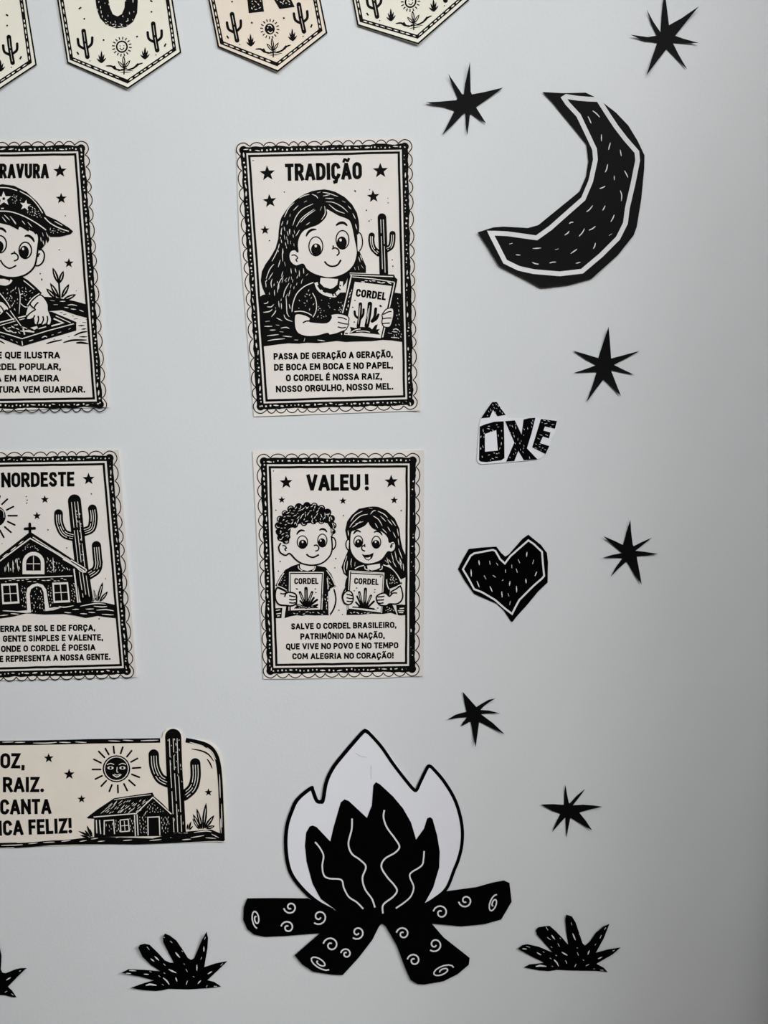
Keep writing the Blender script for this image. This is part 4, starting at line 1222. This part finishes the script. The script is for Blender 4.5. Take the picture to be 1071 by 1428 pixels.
a.fill('V4 345,72 352,110 400,128 450,118 495,95 492,50', 0, 3)
for s in ('V4 318,80 325,110 370,125', 'V4 520,75 515,110 490,120', 'V4 205,110 250,85 310,70', 'V4 530,62 620,100 690,175 735,265', 'V4 738,285 670,320 605,345', 'V4 570,230 575,290 598,345', 'V4 660,535 680,590 692,640', 'V4 700,590 770,590', 'V4 720,565 770,560', 'V4 710,610 760,612'):
    a.line(s, 1.3, 0, 3)
a.flecks('V4 580,140 660,170 715,270 610,320', 12, 60, 2.6, 1.1, 2, 0, 3, 80); a.flecks('V4 560,530 640,540 670,620 560,610', 8, 30, 2.5, 1.0, 3, 0, 3, 80); a.flecks('V4 140,590 480,612 300,630 130,630', 9, 10, 4, 1.2, 4, 0, 3, 40)
a.build('dress', p4)
b2 = booklet(('V4 130,122 548,150 522,628 112,590', 'V4 162,165 526,186 500,610 135,565'), ['V4 122,580 145,132 540,158 512,618', 'V4 160,148 535,170'], 'V4 195,283 476,297',
             [('V4 315,560', 'V4 328,318', 6.0), ('V4 290,530', 'V4 252,362', 4.6), ('V4 340,535', 'V4 395,405', 4.6), ('V4 280,540', 'V4 225,412', 3.4), ('V4 350,555', 'V4 432,475', 3.8), ('V4 275,555', 'V4 210,485', 3.4), ('V4 270,560', 'V4 175,550', 3.4), ('V4 350,560', 'V4 430,570', 3.0)], 'V4 225,330 198,362 435,348 430,378 500,198 468,560')
b2.fill('V4 180,558 260,540 340,545 400,560 470,590 300,568', 1, 5)
b2.line('V4 150,560 300,572 470,596', 1.6, 0, 6)
b2.build('booklet', p4, 'booklet held by the girl')
a = Art(h4)
arm = a.fill(catmull(pts('V4 620,375 680,340 728,312 750,380 755,430 735,480 685,512 600,512 570,532 500,528 465,495 452,455 460,420 510,392 560,390 600,425 630,395'), True, 3), 0, 7)
a.line(arm, 1.6, 1, 8, smooth=0, closed=1)
for s in ('V4 690,388 645,388 612,420', 'V4 465,432 510,430 545,425', 'V4 458,470 500,468 540,465', 'V4 470,502 500,505 535,498'):
    a.line(s, 1.5, 1, 8)
a.build('arm', p4)
a = Art(h4)
hand = a.fill(catmull(pts('V4 100,375 130,360 168,382 186,440 172,500 130,520 85,500 65,440 80,395'), True, 3), 0, 7)
a.line(hand, 1.5, 1, 8, smooth=0, closed=1); a.line('V4 105,320 78,370 62,430 80,495 115,520', 1.7, 1, 8)
for s in ('V4 108,400 150,410 175,420', 'V4 108,440 150,450 180,450', 'V4 110,480 150,485 172,480'):
    a.line(s, 1.4, 1, 8)
a.build('arm', p4)

# ---------------------------------------------------------------- long verse strip
st = thing('verse_strip', 'long printed strip with a sun, small house and big cactus', 'poster', 150, 1105)
sh = lambda x, y: 0.0012 + 0.0016 * max(0, (x - 270) / 45) ** 2
sheet('paper_sheet', pts('X -240,1036 S2 0,108 545,100 566,92 574,55 598,32 640,28 672,32 698,60 706,98 760,100 850,112 910,135 948,178 970,250 985,400 998,650 990,800 935,796 600,808 400,816 200,814 S1 350,1072 130,1086 0,1084 X -240,1191'), sh, M_PAPER_S, st, 8.0)
a = Art(sh)
a.line('X -240,1040 S1 0,165 300,162 620,155 800,150 S2 400,112 552,110', 6.4, 1, 1, smooth=0)
a.line('X -240,1187 S1 0,1063 130,1065 300,1055 450,1042 600,1036 760,1020', 6.6, 1, 1)
a.fill('S1 500,1022 620,1012 700,1002 800,992 S2 200,765 500,775 640,740 760,725 900,715 970,745 985,795 930,792 600,808 400,816 200,814 S1 500,1060', 1, 1)
a.line('S2 725,108 800,122 870,145 915,185 945,260 960,400 968,600 975,790', 6.6, 1, 1)
a.line('S2 765,168 830,180 880,205 915,250', 2.2, 1, 1, taper=1); a.line('S2 870,235 890,265 905,300', 1.6, 1, 1, taper=1)
for s in ('S1 20,158 120,155', 'S1 130,160 220,158', 'S1 290,165 420,165 500,158', 'S1 520,158 620,160', 'S1 660,155 760,160', 'S1 10,1065 120,1062 200,1058', 'S1 250,1050 330,1042', 'S1 380,1038 480,1035', 'S1 540,1030 620,1020',
          'S2 200,112 280,115', 'S2 300,108 370,112', 'S2 420,112 540,108', 'S2 752,122 800,135 850,150', 'S2 870,158 905,190 930,240', 'S2 955,340 960,500', 'S2 968,540 972,700', 'S2 962,640 966,740',
          'S2 430,770 520,765', 'S2 580,750 650,740 740,738', 'S2 620,770 700,762', 'S2 780,735 860,725 900,730', 'S2 760,770 850,755', 'S2 250,770 320,760 400,770', 'S2 300,790 360,785', 'S2 480,790 560,782', 'S2 700,785 760,780', 'S2 860,770 930,775', 'S2 900,745 950,770', 'S1 700,1030 760,1020', 'S1 800,1010 860,1000', 'S1 860,1030 920,1025'):
    a.line(s, 1.3, 0, 2, taper=1)
a.build('strip_border', st, 'black border and ground line')
lettering(st, sh, 'verse_line', [('OZ,', 'S1 3,388 218,388'), ('RAIZ.', 'S1 26,598 386,596'), ('CANTA', 'S1 2,794 452,788'), ('ICA FELIZ!', 'S1 -12,981 634,957')], .205, 21.3)
stars(st, sh, [('S1 428,298', 45, -92), ('S1 608,440', 50, -92), ('S1 717,657', 38, -92), ('S2 880,462', 28, -92)])
a = Art(sh)
a.ell('S2 255,302', 94, 92, 1, 1); a.ell('S2 255,302', 81, 80, 0, 2, ring=1.2)
for x in (215, 296):
    a.ell('S2 %d,296' % x, 21, 11, 0, 2); a.ell('S2 %d,296' % x, 8, 9, 1, 3)
    a.line('S2 %d,275 %d,266 %d,274' % (x - 24, x, x + 24), 1.1, 0, 2)
a.line('S2 260,290 258,322 268,326', 1.1, 0, 2); a.line('S2 230,342 258,358 288,340', 1.6, 0, 2); a.line('S2 240,338 260,345 278,337', 1.0, 0, 2)
for s in ('235,150 240,196', '180,165 203,205', '135,185 174,225', '102,238 150,262', '92,307 147,307', '112,372 157,350', '152,420 186,384', '207,455 224,412', '266,464 264,415', '328,450 306,405', '380,415 340,380', '410,360 360,340', '418,294 365,298', '398,232 354,256', '358,180 326,220', '298,155 284,198'):
    a.line('S2 ' + s, 2.4, 1, 1, cap='r')
a.build('sun_drawing', st)
a = Art(sh)
a.cactus([('S2 640,85 648,300 660,500 672,740', 22.5), ('S2 508,205 515,290 550,365 605,395', 14.5), ('S2 790,265 792,360 770,435 715,485', 14.5)], 3, 2, 1.2)
a.flecks('S2 600,80 685,80 720,700 640,700', 22, 88, 4, 1.0, 4, 0, 4, 15)
a.build('cactus_drawing', st)
a = Art(sh)
a.fill('S2 55,632 130,575 240,502 370,482 500,464 512,490 570,540 632,608 620,618 622,758 104,766 104,642 62,640', 1, 4)
a.line('S2 100,630 240,618 382,606', 1.5, 0, 5, smooth=0); a.line('S2 384,610 440,555 502,496 560,548 628,610', 1.5, 0, 5, smooth=0); a.line('S2 240,512 370,492 490,478', .9, 0, 5)
for k in range(15):
    x = 130 + k * 20
    a.flecks('S2 %d,612 %d,612 %d,505 %d,505' % (x, x + 22, x + 130, x + 108), 5, 137, 8, 1.0, k, 0, 5, 6) if x < 372 else None
for s in ('S2 172,750 172,655 235,650 242,745', 'S2 280,650 335,645 342,725 285,730 280,650', 'S2 470,755 468,632 545,628 550,755', 'S2 378,615 384,760', 'S2 395,612 402,755', 'S2 140,650 148,745', 'S2 118,650 122,740'):
    a.line(s, 1.5, 0, 5, smooth=0)
a.line('S2 308,655 313,722', 1.0, 0, 5); a.line('S2 288,690 338,685', 1.0, 0, 5)
a.flecks('S2 410,620 460,580 460,750 412,750', 26, 88, 3.5, 1.0, 5, 0, 5, 25); a.flecks('S2 560,620 615,620 615,750 562,750', 26, 88, 3.5, 1.0, 6, 0, 5, 25); a.flecks('S2 500,510 590,600 430,620', 24, 85, 3, 1.0, 7, 0, 5, 40)
a.flecks('S2 245,640 275,640 280,740 250,740', 8, 88, 4, 1.0, 8, 0, 5, 15); a.flecks('S2 180,665 232,660 238,745 180,745', 5, 88, 4, .8, 9, 0, 5, 15); a.flecks('S2 345,630 375,620 378,745 350,740', 8, 88, 4, 1.0, 10, 0, 5, 15)
a.build('house_drawing', st)
a = Art(sh)
for b, t, w in (('825,710', '775,610', 5.0), ('835,710', '800,572', 5.4), ('845,710', '864,535', 6.4), ('855,705', '918,618', 6.0), ('865,708', '922,690', 5.0), ('815,712', '772,640', 4)):
    a.leaf('S2 ' + b, 'S2 ' + t, w, 1, 3, 1.0)
a.build('agave_drawing', st)
a = Art(sh)
for b, t, w in (('745,715', '762,660', 3), ('735,715', '740,675', 2.4), ('750,718', '775,690', 2.4)):
    a.leaf('S2 ' + b, 'S2 ' + t, w, 1, 3)
a.build('grass_drawing', st)
a = Art(sh)
for b, t, w in (('800,990', '690,938', 3), ('800,985', '765,890', 3.4), ('790,990', '745,930', 3), ('780,995', '705,975', 3), ('810,990', '790,920', 3)):
    a.leaf('S1 ' + b, 'S1 ' + t, w, 1, 3)
a.build('grass_drawing', st)

# ---------------------------------------------------------------- pennants
def affine(dst):
    s = [FRP(385, 360), FRP(735, 508), FRP(1040, 300)]
    (x0, y0), (x1, y1), (x2, y2) = s
    det = (x1 - x0) * (y2 - y0) - (x2 - x0) * (y1 - y0)
    def f(p):
        u = ((p[0] - x0) * (y2 - y0) - (x2 - x0) * (p[1] - y0)) / det
        v = ((x1 - x0) * (p[1] - y0) - (p[0] - x0) * (y1 - y0)) / det
        return (dst[0][0] + u * (dst[1][0] - dst[0][0]) + v * (dst[2][0] - dst[0][0]),
                dst[0][1] + u * (dst[1][1] - dst[0][1]) + v * (dst[2][1] - dst[0][1]))
    return f


def FRP(x, y):
    return (x / 4.119, y / 4.119)


def pennant(label, dst, mat, letter, sunfill, hbase):
    global XF
    XF = affine(dst)
    c = lerp(dst[0], dst[2], .5)
    t = thing('banner_pennant', label, 'pennant', c[0], c[1] - 30, 'pennants of the lettered banner')
    lo = dst[1][1]
    hf = lambda x, y: hbase + 0.0016 * max(0.0, (y - (lo - 50)) / 50.0) ** 2
    sheet('paper_sheet', pts('P1 235,-560 330,0 385,362 735,512 1042,302 990,0 910,-560'), hf, mat, t, 7.0)
    a = Art(hf, M_INK, mat)
    a.line('P1 241,-556 333,0 389,358 735,506 1037,300 988,0 906,-556', 1.7, 1, 1, smooth=0, closed=1)
    a.build('edge_line', t, 'thin black line along the edge')
    a = Art(hf, M_INK, mat)
    path = pts('P1 268,-530 355,0 410,336 732,468 1002,284 962,0 884,-530')
    a.line(path, 5.0, 1, 1, smooth=0, closed=1)
    r = random.Random(int(dst[0][0]) + 500)
    for k in range(7):
        p, q = path[k], path[(k + 1) % 7]
        L = math.hypot(p[0] - q[0], p[1] - q[1])
        s = 3.0
        while s < L - 5:
            l = r.uniform(3.5, 7.5)
            if s + l > L - 2: break
            A, B = lerp(p, q, s / L), lerp(p, q, (s + l) / L)
            a.line([A, lerp(A, B, .5), B], r.uniform(1.3, 2.2), 0, 2, taper=1, smooth=0)
            s += l + r.uniform(1.5, 4.5)
    a.build('border_band', t, 'black border band with pale dashes')
    for lim in ([('P1 480,178 490,250 502,326', 6.4), ('P1 447,224 455,262 490,282', 3.6), ('P1 530,216 526,252 500,276', 3.6)],
                [('P1 880,136 890,215 903,288', 6.4), ('P1 848,186 856,224 892,244', 3.6), ('P1 928,176 926,214 900,236', 3.6)]):
        a = Art(hf, M_INK, mat)
        a.cactus(lim, 2, 1, .75)
        a.build('cactus_drawing', t)
    a = Art(hf, M_INK, mat)
    cx, cy = 700, 268
    P = lambda x, y: pts('P1 %g,%g' % (x, y))[0]
    ring = [P(cx + 30 * math.cos(2 * PI * k / 24), cy + 31 * math.sin(2 * PI * k / 24)) for k in range(24)]
    if sunfill:
        a.fill(ring, 1, 1)
        a.line([P(690, 250), P(705, 248), P(715, 262)], 1.0, 0, 2); a.line([P(688, 280), P(704, 290), P(716, 280)], 1.1, 0, 2); a.disc(P(688, 262), .9, None, 0, 2, 8)
    else:
        a.line(ring, 1.7, 1, 1, smooth=0, closed=1)
        a.disc(P(690, 264), .8, None, 1, 1, 8); a.disc(P(711, 262), .8, None, 1, 1, 8); a.line([P(688, 276), P(701, 286), P(714, 274)], 1.0, 1, 1)
    for k in range(16):
        an = 2 * PI * k / 16 + .1
        a.line([P(cx + 41 * math.cos(an), cy + 41 * math.sin(an)), P(cx + 57 * math.cos(an), cy + 57 * math.sin(an))], 1.2, 1, 1, smooth=0)
    a.build('sun_drawing', t)
    for bx, by in ((583, 362), (833, 340)):
        a = Art(hf, M_INK, mat)
        for tx, ty, w in ((0, -70, 3.4), (-17, -48, 2.6), (16, -50, 2.6), (-27, -26, 2.4), (27, -30, 2.4)):
            a.leaf(P(bx, by), P(bx + tx, by + ty), w, 1, 1)
        a.build('tuft_drawing', t)
    a = Art(hf, M_INK, mat)
    a.line('P1 712,428 714,380', 1.4, 1, 1)
    a.leaf(P(713, 380), P(709, 320), 4.6, 1, 1, 1.2); a.leaf(P(712, 392), P(677, 350), 4.2, 1, 1, 1.2); a.leaf(P(716, 390), P(748, 346), 4.2, 1, 1, 1.2)
    a.line('P1 608,379 640,380 662,396 700,404', 2.6, 1, 1, taper=1); a.line('P1 820,362 790,372 765,392 725,402', 2.6, 1, 1, taper=1)
    a.fill([P(640, 382), P(660, 376), P(672, 398), P(655, 396)], 1, 1); a.fill([P(765, 388), P(790, 362), P(800, 370), P(785, 386)], 1, 1)
    a.line('P1 675,408 720,402 765,408', 1.0, 1, 1, taper=1); a.line('P1 690,416 750,414', 1.0, 1, 1, taper=1); a.line('P1 695,400 730,392', 1.0, 1, 1)
    a.build('sprout_drawing', t)
    for p, rr_ in (('595,230', 1.4), ('787,210', 1.4), ('484,108', 1.3), ('870,68', 1.3), ('517,350', .8), ('896,316', .9)):
        a = Art(hf, M_INK, mat)
        a.disc(pts('P1 ' + p)[0], rr_, None, 1, 1, 9)
        a.build('ink_dot', t)
    for s in ('P1 452,52 467,42', 'P1 442,298 452,314', 'P1 944,268 953,250', 'P1 862,2 876,10'):
        a = Art(hf, M_INK, mat)
        a.line(s, 1.7, 1, 1)
        a.build('ink_tick', t)
    if letter:
        a = Art(hf, M_INK, mat)
        if letter == 'U':
            q = a.fill('P1 500,-330 548,0 556,55 575,105 610,143 670,163 725,155 765,125 788,75 792,0 770,-330 690,-330 718,0 715,45 700,80 675,94 648,82 632,45 624,0 578,-330', 1, 1)
            a.flecks(q, 60, lambda c: 80, 4.2, 1.1, 3, 0, 2, 14)
            a.flecks('P1 590,80 640,130 710,130 760,80 740,150 670,160 600,140', 10, 0, 4, 1.1, 4, 0, 2, 30)
        else:
            XF = None
            q = a.fill('P2 300,-300 350,0 358,76 446,66 436,0 420,-130 480,-40 535,52 622,40 600,-5 520,-150 570,-200 560,-280 480,-310', 1, 1)
            for s in ('P2 365,-60 372,60 436,55 426,-60', 'P2 500,-30 545,40 608,32 570,-40'):
                for k in range(2): pass
                a.flecks(s, 16, 60, 4.2, 1.5, 4 + len(s), 0, 2, 90)
        a.build('letter', t)
    XF = None


pennant('pennant with the letter U, second in the banner row', pts('P1 385,360 735,508 1040,300'), M_PAPER_Y, 'U', False, 0.0012)
pennant('pennant with the letter R, beige paper and dark sun', pts('P2 180,270 525,410 808,188'), M_PAPER_B, 'R', True, 0.0012)
pennant('leftmost pennant, cut by the left and top frame edges', pts('P1 -447,432 -97,574 210,371'), M_PAPER_Y, '', False, 0.0012)
pennant('rightmost pennant, only its lower tip in the frame', pts('P3 75,145 425,252 717,-2'), M_PAPER_Y, '', False, 0.0012)
